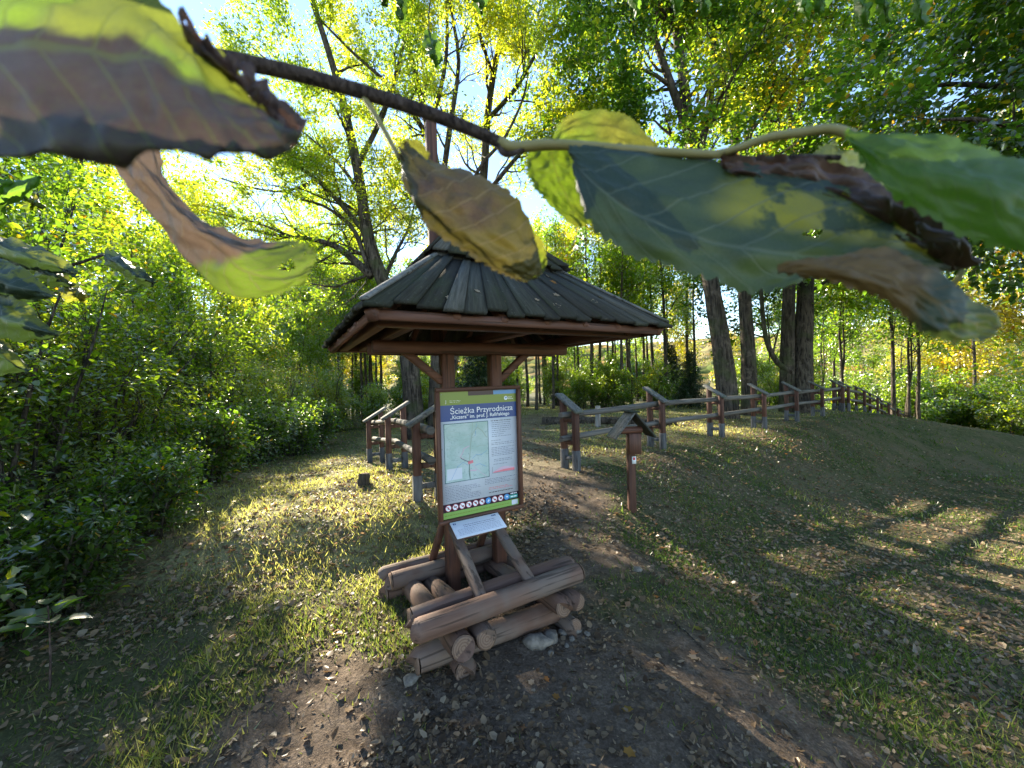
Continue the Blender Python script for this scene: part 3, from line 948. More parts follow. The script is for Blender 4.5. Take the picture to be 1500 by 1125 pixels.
# ================================================================== VEGETATION
def leaf_cloud(P, A, size, rng, tint, fold=.35, n6=False, up_bias=.6, asp=.55):
    """P positions, A preferred axes; returns verts, faces, tint per vertex. Each leaf is two or four folded faces."""
    n = len(P)
    A = A + rng.normal(0, .55, (n, 3)); A[:, 2] -= .25
    A /= np.linalg.norm(A, axis=1, keepdims=True) + 1e-9
    U = rng.normal(0, 1, (n, 3)); U[:, 2] = np.abs(U[:, 2]) + up_bias * 2
    Sd = np.cross(U, A); Sd /= np.linalg.norm(Sd, axis=1, keepdims=True) + 1e-9
    Nn = np.cross(A, Sd)
    s = size[:, None]
    if not n6:
        b = P; t = P + A * s
        w = s * asp * .5
        l = P + A * s * .45 + Sd * w + Nn * w * fold
        r = P + A * s * .45 - Sd * w + Nn * w * fold
        V = np.stack([b, l, t, r], 1).reshape(-1, 3)
        i = np.arange(n)[:, None] * 4
        F = np.concatenate([i + [0, 1, 2], i + [0, 2, 3]], 0)
        T = np.repeat(tint, 4)
    else:
        w = s * asp * .5
        b = P; m = P + A * s * .5 - Nn * s * .03; t = P + A * s - Nn * s * .12
        l1 = P + A * s * .28 + Sd * w * .92 + Nn * w * fold; l2 = P + A * s * .66 + Sd * w * .8 + Nn * w * fold * .6
        r1 = P + A * s * .28 - Sd * w * .92 + Nn * w * fold; r2 = P + A * s * .66 - Sd * w * .8 + Nn * w * fold * .6
        V = np.stack([b, l1, l2, t, r2, r1, m], 1).reshape(-1, 3)
        i = np.arange(n)[:, None] * 7
        F = np.concatenate([i + [0, 1, 6], i + [1, 2, 6], i + [2, 3, 6], i + [3, 4, 6], i + [4, 5, 6], i + [5, 0, 6]], 0)
        T = np.repeat(tint, 7)
    return V, F, T

def in_poly(x, y, poly):
    ins = np.zeros(len(x), bool); m = len(poly)
    for k in range(m):
        (x0, y0), (x1, y1) = poly[k], poly[(k + 1) % m]
        c = ((y0 > y) != (y1 > y)) & (x < (x1 - x0) * (y - y0) / (y1 - y0 + 1e-12) + x0)
        ins ^= c
    return ins

CLEARING = [(-3.4, 9.5), (-2.9, 5), (-2.5, 3.2), (-1.4, 2.45), (-.75, 1.5), (-.35, .6), (-.3, 1.9), (-.55, 3.1), (0, 4.3), (1.2, 5.7), (5, 7.0), (9.5, 9.5), (10, 12), (0, 12)]
GLADES = [(5.3, 5.2, 1.2, .3), (3.9, 3.5, .85, .28), (2.5, 3.45, .6, .16), (7.2, 6.2, 1.2, .3), (1.1, 1.7, .35, .14), (6.0, 4.3, .7, .2), (.75, 3.6, .3, .4), (9, 7.5, 1.2, .3), (9.5, 9.5, 1.5, .35), (1.6, 2.6, .4, .12), (1.9, -2.3, .75, .6)]
def thin_crown(Pw, rng):
    """gaps in the crown through which the sun reaches the clearing"""
    t = (Pw[:, 2] - .15) / sun_dir.z
    x = Pw[:, 0] - sun_dir.x * t; y = Pw[:, 1] - sun_dir.y * t
    t = (Pw[:, 2] - ground_z(x, y, False)) / sun_dir.z
    x = Pw[:, 0] - sun_dir.x * t; y = Pw[:, 1] - sun_dir.y * t
    jx = (vnoise(x * 1.5, y * 1.5, 61) - .5) * 1.0; jy = (vnoise(x * 1.5, y * 1.5, 62) - .5) * 1.0
    gap = in_poly(x + jx, y + jy, CLEARING) & (vnoise(x * 1.1 + 7, y * 2.2, 63) < .84)
    for gx_, gy_, a, b in GLADES:
        gap |= ((x + jx * .3 - gx_) / a) ** 2 + ((y + jy * .2 - gy_) / b) ** 2 < 1
    return ~(gap & (rng.random(len(x)) < .995))

class Tree:
    """grows limbs into a wood mesh and remembers where the leaves sit"""
    def __init__(self, seed):
        self.r = random.Random(seed); self.w = MB(); self.lp = []; self.ld = []
    def limb(self, pts, r0, r1, sides=8, wob=.04, sub=3):
        """smooth limb through given points; returns the fine points"""
        P = [Vector(p) for p in pts]
        out = []
        for i in range(len(P) - 1):
            p0, p1, p2, p3 = P[max(i - 1, 0)], P[i], P[i + 1], P[min(i + 2, len(P) - 1)]
            for q in range(sub):
                t = q / sub
                out.append(.5 * ((2 * p1) + (p2 - p0) * t + (2 * p0 - 5 * p1 + 4 * p2 - p3) * t * t + (3 * p1 - p0 - 3 * p2 + p3) * t ** 3))
        out.append(P[-1])
        n = len(out)
        rad = [r0 + (r1 - r0) * (k / (n - 1)) ** .85 for k in range(n)]
        self.w.tube(out, rad, sides, True, wob, self.r)
        return out, rad
    def grow(self, p, d, L, r, level, spread=.75, up=.12, nchild=4, leaves=9, drop=.0, wander=.22):
        rr = self.r
        k = 5 if level > 0 else 3
        pts = [Vector(p)]; d = Vector(d).normalized()
        for q in range(k):
            d = (d + Vector((rr.gauss(0, wander), rr.gauss(0, wander), rr.gauss(0, wander * .8) + up - drop))).normalized()
            pts.append(pts[-1] + d * L / k)
        rad = [max(.003, r * (1 - .75 * q / k)) for q in range(k + 1)]
        self.w.tube(pts, rad, 5 if r > .02 else 3, False)
        if level == 0:
            for q in range(leaves):
                t = rr.uniform(.15, 1.05) * k
                i = min(int(t), k - 1)
                self.lp.append(pts[i] + (pts[i + 1] - pts[i]) * (t - i) + Vector((rr.gauss(0, .05), rr.gauss(0, .05), rr.gauss(0, .05))))
                dd = (pts[i + 1] - pts[i]).normalized()
                self.ld.append(dd)
            return
        for q in range(nchild):
            t = rr.uniform(.25, 1.0) * k if q else k
            i = min(int(t), k - 1)
            base = pts[i] + (pts[i + 1] - pts[i]) * (t - i)
            dd = (pts[i + 1] - pts[i]).normalized()
            rnd = Vector((rr.gauss(0, 1), rr.gauss(0, 1), rr.gauss(0, .7))); rnd -= dd * rnd.dot(dd)
            if rnd.length < 1e-3: continue
            nd = dd + rnd.normalized() * spread * rr.uniform(.6, 1.2)
            self.grow(base, nd, L * rr.uniform(.5, .75), max(r * (1 - .6 * t / k) * .62, .005), level - 1, spread, up, nchild, leaves, drop, wander)
    def along(self, pts, rad, t0, n, L, level, spread=.9, **kw):
        """n side branches along a limb from fraction t0 on"""
        m = len(pts) - 1
        for q in range(n):
            t = (t0 + (1 - t0) * (q + self.r.random()) / n) * m
            i = min(int(t), m - 1)
            dd = (pts[i + 1] - pts[i]).normalized()
            rnd = Vector((self.r.gauss(0, 1), self.r.gauss(0, 1), self.r.gauss(0, .6))); rnd -= dd * rnd.dot(dd); rnd.normalize()
            f = 1 - .45 * (t / m)
            self.grow(pts[i], dd * .7 + rnd * spread, L * f * self.r.uniform(.7, 1.2), rad[i] * .45, level, **kw)
    def meshes(self, name, barkmat, leafmat, size, tint_fn, per=1, n6=False, jitter=.1, asp=.55, up_bias=.6, seed=0, base=None):
        rng = np.random.default_rng(seed + 99)
        wood = self.w.mesh(name + '_wood', barkmat, True)
        P = np.array([tuple(p) for p in self.lp]); D = np.array([tuple(p) for p in self.ld])
        P = np.repeat(P, per, 0) + rng.normal(0, jitter, (len(P) * per, 3)); D = np.repeat(D, per, 0)
        if base is not None:
            kp = thin_crown(P + np.array(base), rng); P = P[kp]; D = D[kp]
        sz = size * rng.uniform(.4, 1.3, len(P))
        tint = np.clip(tint_fn(P, rng), 0, 1)
        V, F, T = leaf_cloud(P, D, sz, rng, tint, n6=n6, asp=asp, up_bias=up_bias)
        crown = mesh_np(name + '_leaves', V, [F], leafmat, False, {'tint': T})
        return wood, crown, len(P)

NLEAF = [0]
def place(name, label, cat, wood, crown, loc, rz=0.0, sc=1.0, group=None, wname='trunk', cname='crown', szk=1.0):
    root = tag(empty(name, loc, rz), label, cat, group)
    root.scale = (sc, sc, sc * szk)
    w = link(wname, wood, root); c = link(cname, crown, root)
    return root

def tint_mix(base, spread, hi=0.0):
    def fn(P, rng):
        cl = vnoise(P[:, 0] * .9 + 40, P[:, 1] * .9 + P[:, 2] * 1.1, 5)
        t = base + (cl - .5) * spread + rng.normal(0, .10, len(P))
        if hi: t = np.where(rng.random(len(P)) < hi, rng.uniform(.85, 1, len(P)), t)
        return t
    return fn

def loc_pts(pxs, depth, base):
    """limb points from picture points at the tree's own distance, relative to its foot"""
    out = []
    for q in pxs:
        d = depth + (q[2] if len(q) > 2 else 0)
        out.append(Vector(at_depth(q[0], q[1], d)) - Vector(base))
    return out

# ---- the spreading ash behind the shelter
DA = 12.5
bA = at_depth(618, 616, DA); bA = Vector((bA[0], bA[1], gz(bA[0], bA[1]) - .1))
t = Tree(21)
stems = [
    ([(606, 625), (603, 560), (590, 480), (560, 410), (540, 350), (524, 250), (500, 140), (470, 40), (430, -80)], .36, .06),
    ([(636, 625), (640, 540), (652, 430), (652, 330, .6), (630, 200, .9), (606, 100, 1.2), (580, 0, 1.4), (560, -120, 1.5)], .27, .05),
    ([(642, 600, .4), (668, 480, .6), (690, 370, 1), (708, 260, 1.2), (714, 170, 1.2), (728, 80, 1), (748, -10, 1), (770, -120, 1)], .24, .05),
]
fine = []
for pts, r0, r1 in stems:
    L = loc_pts(pts, DA, bA)
    if pts[0][1] > 595: L[0].z = -.2
    fine.append(t.limb(L, r0, r1, 10, .05))
side = [
    ([(545, 405), (515, 378), (490, 360), (455, 350), (410, 345), (360, 335, .5)], .15, .03),
    ([(538, 345), (500, 300), (460, 260), (420, 235), (380, 210)], .10, .03),
    ([(522, 245), (560, 170), (585, 90), (600, 10), (606, -80)], .10, .03),
    ([(633, 210, .9), (600, 160), (565, 120), (520, 80), (470, 30)], .10, .03),
    ([(645, 290, .7), (660, 180), (672, 90), (660, 10), (650, -80)], .11, .03),
    ([(628, 195, .9), (650, 110), (655, 30), (648, -60)], .09, .03),
    ([(700, 300, 1.2), (740, 250), (790, 195), (830, 160), (880, 150)], .09, .02),
    ([(714, 175, 1.2), (755, 130), (790, 70), (830, 10), (860, -60)], .09, .03),
    ([(722, 110, 1), (700, 40), (690, -40)], .07, .03),
    ([(668, 330, .9), (700, 250), (740, 200), (770, 130), (775, 50)], .08, .02),
    ([(500, 140), (470, 130), (420, 110), (370, 70)], .07, .02),
    ([(430, 348), (380, 328), (330, 315), (280, 305)], .05, .02),
    ([(480, 356), (430, 390), (380, 400), (335, 395)], .05, .02),
    ([(465, 262), (420, 280), (370, 275), (320, 260)], .05, .02),
    ([(541, 398), (520, 340), (495, 315), (470, 300), (440, 292)], .09, .03),
    ([(546, 400), (520, 410), (490, 420), (455, 415)], .06, .02),
    ([(560, 415), (580, 370), (600, 330), (610, 280)], .08, .02),
    ([(530, 290), (505, 250), (470, 215), (440, 190)], .08, .02),
    ([(650, 330, .6), (600, 290, .9), (570, 260, .9), (545, 215, .9)], .08, .02),
]
for pts, r0, r1 in side:
    fine.append(t.limb(loc_pts(pts, DA, bA), r0, r1, 7, .04))
for k, (p, rad) in enumerate(fine):
    t.along(p, rad, .45 if k < 3 else .15, 9 if k < 3 else 11, 2.1, 2, .9, nchild=4, leaves=9, up=.06, spread=.8) if False else \
        t.along(p, rad, .45 if k < 3 else .15, 9 if k < 3 else 10, 2.0, 2, nchild=4, leaves=8, up=.05)
w, c, nl = t.meshes('ash', M['bark'], M['ash'], .115, tint_mix(.52, .7, .03), 5, jitter=.11, asp=.45, seed=1, base=bA)
print('ash leaves', nl)
place('ash_tree', 'tall spreading ash with fanned dark limbs and yellow-green leaves behind the shelter', 'tree', w, c, bA)

# ---- the big old trees by the long fence
def big_tree(seed, depth, stems, sides, label, nleafL, tint, mat, per=5, lsize=.135, dens=11, L=2.5, lev=2):
    px0 = stems[0][0][0]
    b = at_depth(px0[0], px0[1], depth); base = Vector((b[0], b[1], gz(b[0], b[1]) - .1))
    t = Tree(seed); fl = []
    for pts, r0, r1 in stems:
        P = loc_pts(pts, depth, base)
        if pts[0][1] > 580: P[0].z = -.25
        fl.append((t.limb(P, r0, r1, 12, .06), True))
    for pts, r0, r1 in sides:
        fl.append((t.limb(loc_pts(pts, depth, base), r0, r1, 7, .04), False))
    for (p, rad), st in fl:
        t.along(p, rad, .5 if st else .2, dens, L, lev, nchild=4, leaves=nleafL, up=.03)
    w, c, nl = t.meshes('old_tree', M['bark'], mat, lsize, tint, per, jitter=.14, asp=.8, seed=seed)
    print('big tree leaves', nl)
    place('old_tree', label, 'tree', w, c, base)
big_tree(31, 12.0, [([(1068, 612), (1064, 560), (1052, 480), (1040, 405), (1026, 310), (1013, 215), (1000, 110), (985, 0), (970, -120)], .34, .09)],
         [([(1012, 205), (985, 130), (960, 60), (930, -20), (900, -90)], .16, .04), ([(1020, 240), (1040, 150), (1045, 60), (1050, -40)], .15, .04),
          ([(1030, 330), (985, 270), (940, 230), (890, 210)], .10, .03), ([(1005, 150), (960, 110), (900, 90), (850, 70)], .08, .02)],
         'leaning thick-trunked tree with pale lower bark behind the long fence', 8, tint_mix(.6, .8, .05), M['maple'])
big_tree(32, 13.0, [([(1096, 612), (1097, 540), (1092, 450), (1086, 350), (1078, 230), (1074, 120), (1070, 0), (1066, -120)], .27, .07)],
         [([(1080, 260), (1105, 170), (1130, 100), (1165, 20), (1190, -60)], .14, .04), ([(1076, 170), (1050, 90), (1035, 0)], .10, .03),
          ([(1088, 390), (1130, 330), (1180, 290), (1240, 260)], .10, .03), ([(1072, 60), (1110, -10), (1150, -90)], .09, .03)],
         'upright thick-trunked tree with mossy collar behind the long fence', 8, tint_mix(.52, .8, .04), M['maple'])
big_tree(33, 14.0, [([(1152, 608), (1153, 520), (1156, 420), (1160, 320), (1168, 200), (1180, 80), (1190, -60)], .27, .08),
                    ([(1174, 608, -.3), (1176, 520), (1180, 420), (1190, 310), (1210, 200), (1240, 90), (1270, -20)], .37, .09)],
         [([(1160, 545, -.2), (1138, 530), (1122, 495), (1116, 440), (1112, 390), (1100, 330)], .11, .05), ([(1185, 380), (1240, 330), (1300, 290), (1370, 265)], .15, .04),
          ([(1168, 200), (1140, 120), (1120, 40)], .12, .03), ([(1205, 220), (1270, 170), (1330, 110), (1390, 50)], .15, .04),
          ([(1230, 130), (1300, 60), (1350, -10)], .12, .03), ([(1183, 430), (1225, 405), (1265, 400)], .07, .02)],
         'massive double-trunked old tree with a low curved side stem by the fence', 8, tint_mix(.44, .75, .04), M['maple'], dens=10)

# ---- shady tree just outside on the far side of the slope
t = Tree(44)
base = Vector((11.6, 7.2, gz(11.6, 7.2) - .1))
p, rad = t.limb([(0, 0, -.2), (.05, 0, 1.5), (-.1, .1, 3.2), (-.3, .2, 5), (-.3, .3, 7.5), (0, .3, 10.5)], .30, .08, 10, .05)
fl = [(p, rad)]
for q, (zz, dx, dy) in enumerate([(zq + 2.0, xq, yq) for zq, xq, yq in [(2.9, -3.6, -.6), (3.2, -4.4, 1.2), (3.9, -4.6, -1.0), (4.4, -3.8, 2.0), (5.2, -4.2, .2), (6, -3, -1.5), (6.3, -3, 2), (3.4, -1.2, 3.4), (3.8, 2.5, 1), (5, 1.5, -2.8), (7.4, -2.2, .5), (4.6, -2.6, -2.4)]]):
    fl.append(t.limb([(-.15, .15, zz), (dx * .4, dy * .4, zz + .75), (dx * .75, dy * .75, zz + 1.0), (dx, dy, zz + .9)], .09, .02, 6, .03))
for k, (p, rad) in enumerate(fl):
    if k: t.along(p, rad, .2, 9, 1.5, 2, nchild=4, leaves=7, up=.0)
w, c, nl = t.meshes('edge_tree', M['bark'], M['maple'], .12, tint_mix(.42, .7, .06), 3, n6=True, jitter=.12, asp=.8, seed=4)
print('edge tree', nl)
place('broadleaf_tree', 'dark dense broadleaf tree whose boughs overhang the right of the slope', 'tree', w, c, base)

# ---- slender woodland trees, five kinds copied through the wood
def slender(seed, H, bare, r, leafmat, tint, crownL, nl=7, forks=1, per=3, size=.15, asp=.6):
    t = Tree(seed); rr = t.r
    lean = Vector((rr.uniform(-.06, .06), rr.uniform(-.06, .06), 0)) * H
    stems = []
    for f in range(forks):
        off = Vector((rr.uniform(-.15, .15), rr.uniform(-.15, .15), 0)) * H * (.6 if f else .2)
        z0 = 0 if f == 0 else H * .15
        pts = [Vector((0, 0, -.3))] + [Vector((lean.x * k + off.x * k * k + rr.gauss(0, .05), lean.y * k + off.y * k * k + rr.gauss(0, .05), H * k)) for k in (.12, .28, .45, .62, .8, 1.0)]
        stems.append(t.limb(pts, r * (1 if f == 0 else .7), r * .18, 7, .05, 2))
    for p, rad in stems:
        t.along(p, rad, bare, 16, crownL, 2, nchild=4, leaves=nl, up=.08)
    w, c, n = t.meshes('slender', M['bark_thin'], leafmat, size, tint, per, jitter=.15, asp=asp, seed=seed)
    return w, c
kinds = [
    slender(61, 11, .45, .11, M['understory'], tint_mix(.46, .6, .03), 2.2),
    slender(62, 9, .38, .08, M['understory'], tint_mix(.36, .6, .02), 1.9, forks=2),
    slender(63, 12, .5, .13, M['understory'], tint_mix(.58, .5, .07), 2.4),
    slender(64, 8, .30, .07, M['autumn'], tint_mix(.32, .6, .05), 1.9, forks=2),
    slender(65, 7, .12, .06, M['understory'], tint_mix(.42, .6, .02), 2.0),
]
KL = ['tall slender green tree in the wood', 'young fork-stemmed green tree in the wood',
      'tall slender yellowing tree in the wood', 'golden autumn tree in the wood',
      'low-branched leafy young tree in the wood']
rr = random.Random(8)
def zone(x, y):
    u = x / y
    if x < -6 and y < 16: return 'behind the tall thicket'
    if u < -.30: return 'behind the short fence'
    if u < .10: return 'behind the shelter and the ash'
    if u < .48: return 'behind the near end of the long fence'
    if u < .85: return 'behind the old thick trunks'
    return 'beyond the fence stepping downhill'
def put_tree(x, y, kd, sc, cap=True):
    H_ = (11, 9, 12, 8, 7)[kd]
    if x < 3.0 and cap: sc = min(sc, .44 * math.hypot(x, y) / H_)      # the sun clears the wood on that side
    w, c = kinds[kd]
    place('woodland_tree', KL[kd] + ' ' + zone(x, y), 'tree', w, c, (x, y, gz(x, y) - .05), rr.uniform(0, 6.28), sc, 'woodland trees behind the clearing', szk=rr.uniform(.92, 1.12))
# ones whose stems can be picked out in the photograph (pixel of the stem, distance, kind, scale)
for px, d, kd, sc in [(437, 18, 1, .66), (468, 20, 2, .60), (482, 23, 0, .8), (497, 24, 2, .85), (530, 22, 0, .9), (560, 24, 2, .9), (362, 19, 1, .7), (786, 17, 2, .85),
                      (815, 22, 0, .9), (843, 24, 4, 1.0), (868, 18, 0, .95), (880, 21, 2, .9), (893, 26, 0, 1), (925, 19, 1, .95), (945, 27, 2, 1), (975, 18, 0, 1.0),
                      (1008, 24, 2, 1.0), (1020, 20, 0, .9), (1128, 22, 4, 1.0), (1205, 24, 1, 1.0), (1222, 27, 0, 1.1), (1232, 30, 2, 1.1), (1308, 20, 0, 1.1), (1330, 21, 1, 1.15),
                      (1348, 22, 0, 1.1), (1430, 26, 2, 1.1), (1450, 32, 3, 1.3), (1395, 33, 3, 1.3), (700, 26, 4, 1.1), (735, 28, 0, 1), (760, 23, 2, .9), (590, 28, 0, 1), (655, 24, 2, .9)]:
    b = at_depth(px, 600, d)
    put_tree(b[0], b[1], kd, sc)
for k in range(30):
    y = rr.uniform(42, 80); u = rr.uniform(-1.15, 1.45)
    if -.75 < u < -.42 and y < 40: y += 14
    put_tree(u * y, y, rr.choice([0, 1, 2, 2, 3, 4, 4, 3]), rr.uniform(1.1, 1.7))
for k in range(40):
    px = rr.uniform(440, 1010)
    b = at_depth(px, 600, rr.uniform(24, 34) if px < 760 else rr.uniform(17, 30))
    put_tree(b[0], b[1], rr.choice([0, 2]), rr.uniform(.7, 1.0))
for x, y, kd, sc in [(-15, 12, 2, 1.0), (-14, 7.0, 1, 1.0), (-17, 17, 3, 1.1), (-24, 33, 2, 1.75), (-28, 34, 0, 1.8), (-20.5, 36, 2, 1.7), (-32, 34, 2, 1.7), (-17, 38, 0, 1.5), (-25.5, 38, 3, 2.0), (16, 11, 2, 1), (20, 14, 3, 1.2), (24, 17, 4, 1.3), (18, 21, 1, 1.2)]:
    put_tree(x, y, kd, sc)

for x, y, kd, sc in [(-12.4, 11.2, 2, .92), (-11.8, 8.3, 1, .95), (-14.5, 14.0, 2, .95)]:
    put_tree(x, y, kd, sc, False)

for k in range(16):
    y = rr.uniform(27, 44); u = rr.choice([rr.uniform(-.95, -.45), rr.uniform(.35, 1.2)])
    put_tree(u * y, y, rr.choice([4, 1, 0, 3]), rr.uniform(.9, 1.3))

for x, y, kd, sc in [(-6.6, 5.3, 4, .60), (-7.4, 7.7, 4, .66), (-8.6, 9.7, 1, .55), (-5.7, 3.5, 4, .52), (-7.9, 3.4, 4, .75)]:
    put_tree(x, y, kd, sc, False)
for k in range(9):
    y = rr.uniform(26, 36)
    put_tree(rr.uniform(-.88, -.42) * y, y, rr.choice([0, 2, 1]), rr.uniform(1.1, 1.5))

# ---- shrubs
def shrub(seed, H, W, stems, leafmat, tint, size, per=1, leaves=8, lev=2, n6=True, asp=.62):
    t = Tree(seed); rr = t.r
    for k in range(stems):
        a = rr.uniform(0, 6.28); o = rr.uniform(.0, .35) * W * .5
        q = rr.uniform(.3, 1.0) * W * .5
        h = H * rr.uniform(.6, 1.0)
        p0 = Vector((math.cos(a) * o, math.sin(a) * o, -.1)); p3 = Vector((math.cos(a) * q, math.sin(a) * q, h))
        p1 = p0.lerp(p3, .35) + Vector((0, 0, h * .1)); p2 = p0.lerp(p3, .7) + Vector((rr.gauss(0, .1), rr.gauss(0, .1), h * .08))
        P, rad = t.limb([p0, p1, p2, p3], .022 * H ** .4, .006, 5, .03)
        t.along(P, rad, .12, 9, H * .26, lev - 1 if lev > 1 else 1, nchild=4, leaves=leaves, up=.02)
    w, c, n = t.meshes('shrub', M['bark_thin'], leafmat, size, tint, per, n6=n6, jitter=.06, asp=asp, seed=seed, up_bias=.9)
    print('shrub leaves', n)
    return w, c
SK = [shrub(71, 3.8, 3.0, 17, M['shrub'], tint_mix(.50, .7, .04), .085, 1, leaves=13),
      shrub(72, 3.2, 2.8, 16, M['shrub'], tint_mix(.6, .7, .04), .072, 1, leaves=17),
      shrub(73, 1.3, 1.7, 15, M['shrub'], tint_mix(.42, .7, .04), .08, 1),
      shrub(74, 2.2, 2.2, 15, M['understory'], tint_mix(.42, .6, .02), .085, 2)]
SL = ['tall dark leafy shrub in the thicket beside the sunlit bank', 'tall yellow-green leafy shrub in the thicket beside the sunlit bank',
      'low leafy bush at the foot of the thicket beside the sunlit bank', 'rounded light green bush']
SG = ['shrubs of the thicket beside the bank'] * 3 + ['bushes at the edge of the wood']
def put_shrub(x, y, kd, sc, rz=None):
    w, c = SK[kd]
    place('leafy_shrub', SL[kd] + (' ' + zone(x, y) if kd == 3 else ''), 'shrub', w, c, (x, y, gz(x, y) - .03), rr.uniform(0, 6.28) if rz is None else rz, sc, SG[kd], 'stems', 'foliage')
for x, y, kd, sc in [(-4.5, 3.1, 0, .72), (-5.3, 4.9, 1, .78), (-6.8, 6.5, 1, 1.0), (-7.6, 8.6, 0, 1.05), (-8.2, 10.6, 1, 1.15), (-6.6, 4.2, 0, 1.1), (-8.0, 6.6, 1, 1.1),
                     (-5.6, 2.2, 0, 1.0), (-4.6, 1.7, 1, .75), (-9.5, 11.5, 1, 1.0), (-8, 13.3, 1, .9), (-7.6, 16, 1, .9),
                     (-3.45, 3.5, 2, .65), (-4.1, 4.5, 2, .6), (-4.7, 5.7, 2, .95), (-5.3, 7.1, 2, .7), (-5.8, 8.6, 2, 1.1), (-5.9, 10.2, 2, 1.0), (-3.35, 2.7, 2, .65), (-3.5, 1.9, 2, .9), (-6.2, 11.8, 2, 1.1)]:
    put_shrub(x, y, kd, sc)
for k in range(52):
    y = rr.uniform(18, 40); u = rr.uniform(-.75, 1.35)
    if u > .75: y = rr.uniform(21, 34)
    put_shrub(u * y, y, 3, rr.uniform(.8, 1.4) * (1 + .025 * (y - 17)))
for px, d, sc in [(1330, 24, 1.7), (1380, 25, 2.0), (1420, 24, 1.7), (1460, 23, 1.6), (1290, 27, 1.7), (1490, 21, 1.6), (1250, 30, 1.8), (690, 17, .8), (740, 18, .9), (850, 17.5, .8), (455, 15.5, .8), (485, 16.5, .9), (545, 17, .8), (905, 17, .8), (960, 17, .9)]:
    b = at_depth(px, 600, d); put_shrub(b[0], b[1], 3, sc)

# ---- spruces seen between the posts and behind the fence
def spruce(seed, H, Rb):
    t = Tree(seed); r_ = t.r
    t.limb([(0, 0, -.2), (0, 0, H * .5), (0, 0, H)], .09, .012, 7, .03)
    z = .35
    while z < H * .97:
        Lb = Rb * (1 - z / H) ** .8 * r_.uniform(.8, 1.1)
        nb = 7
        a0 = r_.uniform(0, 6)
        for k in range(nb):
            a = a0 + k * 6.283 / nb + r_.uniform(-.2, .2)
            d = Vector((math.cos(a), math.sin(a), -.12))
            pts = [Vector((0, 0, z)) + d * Lb * q + Vector((0, 0, -.10 * Lb * math.sin(q * 3) + .08 * Lb * q * q)) for q in (0, .35, .7, 1)]
            t.w.tube(pts, [.016, .012, .008, .003], 4, False)
            for q in range(int(26 * Lb + 4)):
                s = r_.uniform(.12, 1); i = min(int(s * 3), 2)
                p = pts[i].lerp(pts[i + 1], s * 3 - i)
                sd = Vector((-d.y, d.x, 0)) * r_.choice((-1, 1))
                t.lp.append(p + sd * r_.uniform(0, .05)); t.ld.append((d * .8 + sd * 1.0).normalized())
        z += H * .035
    return t.meshes('spruce', M['bark_thin'], M['spruce'], .26, tint_mix(.45, .6), 2, jitter=.04, asp=.22, seed=seed)[:2]
w, c = spruce(81, 5.0, 1.7)
for px, d, sc, lab in [(703, 15.5, .78, 'small dark spruce seen between the two posts of the shelter'), (1012, 16.5, .5, 'dark spruce with drooping boughs beside the leaning trunk'), (985, 22, .7, 'dark spruce deeper in the wood behind the long fence')]:
    b = at_depth(px, 600, d)
    place('spruce_tree', lab, 'tree', w, c, (b[0], b[1], gz(b[0], b[1])), rr.uniform(0, 6), sc)

# ---- sapling at the bottom left
sp_loc = at_depth(72, 990, 2.05); sx, sy = sp_loc[0], sp_loc[1]
sap = tag(empty('sapling', (sx, sy, gz(sx, sy))), 'single thin-stemmed sapling with a flat rosette of large leaves before the thicket', 'plant')
mb = MB(); mb.tube([(0, 0, -.03), (.01, 0, .15), (0, .01, .32), (.01, .0, .45)], [.006, .005, .004, .003], 6); mb.build('stem', M['bark_twig'], sap, True)
rng = np.random.default_rng(12)
for k in range(11):
    a = k * 2.4; Ls = rng.uniform(.10, .16); hh = .45 - .012 * k
    V, F, T = leaf_cloud(np.zeros((1, 3)), np.array([[math.cos(a), math.sin(a), .30]]) * 4, np.array([Ls]), rng, np.array([rng.uniform(.1, .4)]), n6=True, asp=.62, up_bias=3)
    V = V + np.array([math.cos(a) * .05, math.sin(a) * .05, hh])
    mb = MB(); mb.tube([(0.005, 0, hh - .02), (math.cos(a) * .055, math.sin(a) * .055, hh + .003)], .0017, 5)
    me = mesh_np('leaf', V, [F], M['shrub'], True, {'tint': T})
    lo = link('leaf', me, sap); mb.build('leaf_stalk', M['bark_twig'], lo)

# ---- grass and fallen leaves
rng = np.random.default_rng(77)
def scatter(n, r0, r1, amax, pw=.0):
    a = np.radians(rng.uniform(-amax, amax, n)); r = r0 * (r1 / r0) ** rng.random(n)
    return r * np.sin(a), r * np.cos(a), r
x, y, r = scatter(380000, .9, 20, 75)
m = soil_mask(x, y)
patch = vnoise(x * 1.3, y * 1.3, 31) * .6 + vnoise(x * 3.6, y * 3.6, 32) * .4
keep = (rng.random(len(x)) > m * .97) & (rng.random(len(x)) < .10 + 1.35 * np.clip(patch - .32, 0, 1)) 
keep &= ~((x < 14) & (x > 13.9))
x, y, r = x[keep], y[keep], r[keep]
patch = patch[keep]
z = ground_z(x, y)
h = rng.uniform(.012, .045, len(x)) * (1 + .02 * r) * (.6 + .8 * patch); tall = (rng.random(len(x)) < .10) & (vnoise(x * 4, y * 4, 33) > .72); h = np.where(tall, h * 2.6, h); wd = rng.uniform(.0016, .0032, len(x)) * (1 + .32 * r)
a = rng.uniform(0, 6.28, len(x)); la = rng.uniform(0, 6.28, len(x)); ln = rng.uniform(.2, 1.1, len(x))
b1 = np.stack([x - np.cos(a) * wd, y - np.sin(a) * wd, z - .004], 1); b2 = np.stack([x + np.cos(a) * wd, y + np.sin(a) * wd, z - .004], 1)
tp = np.stack([x + np.cos(la) * h * ln, y + np.sin(la) * h * ln, z + h], 1)
V = np.stack([b1, b2, tp], 1).reshape(-1, 3)
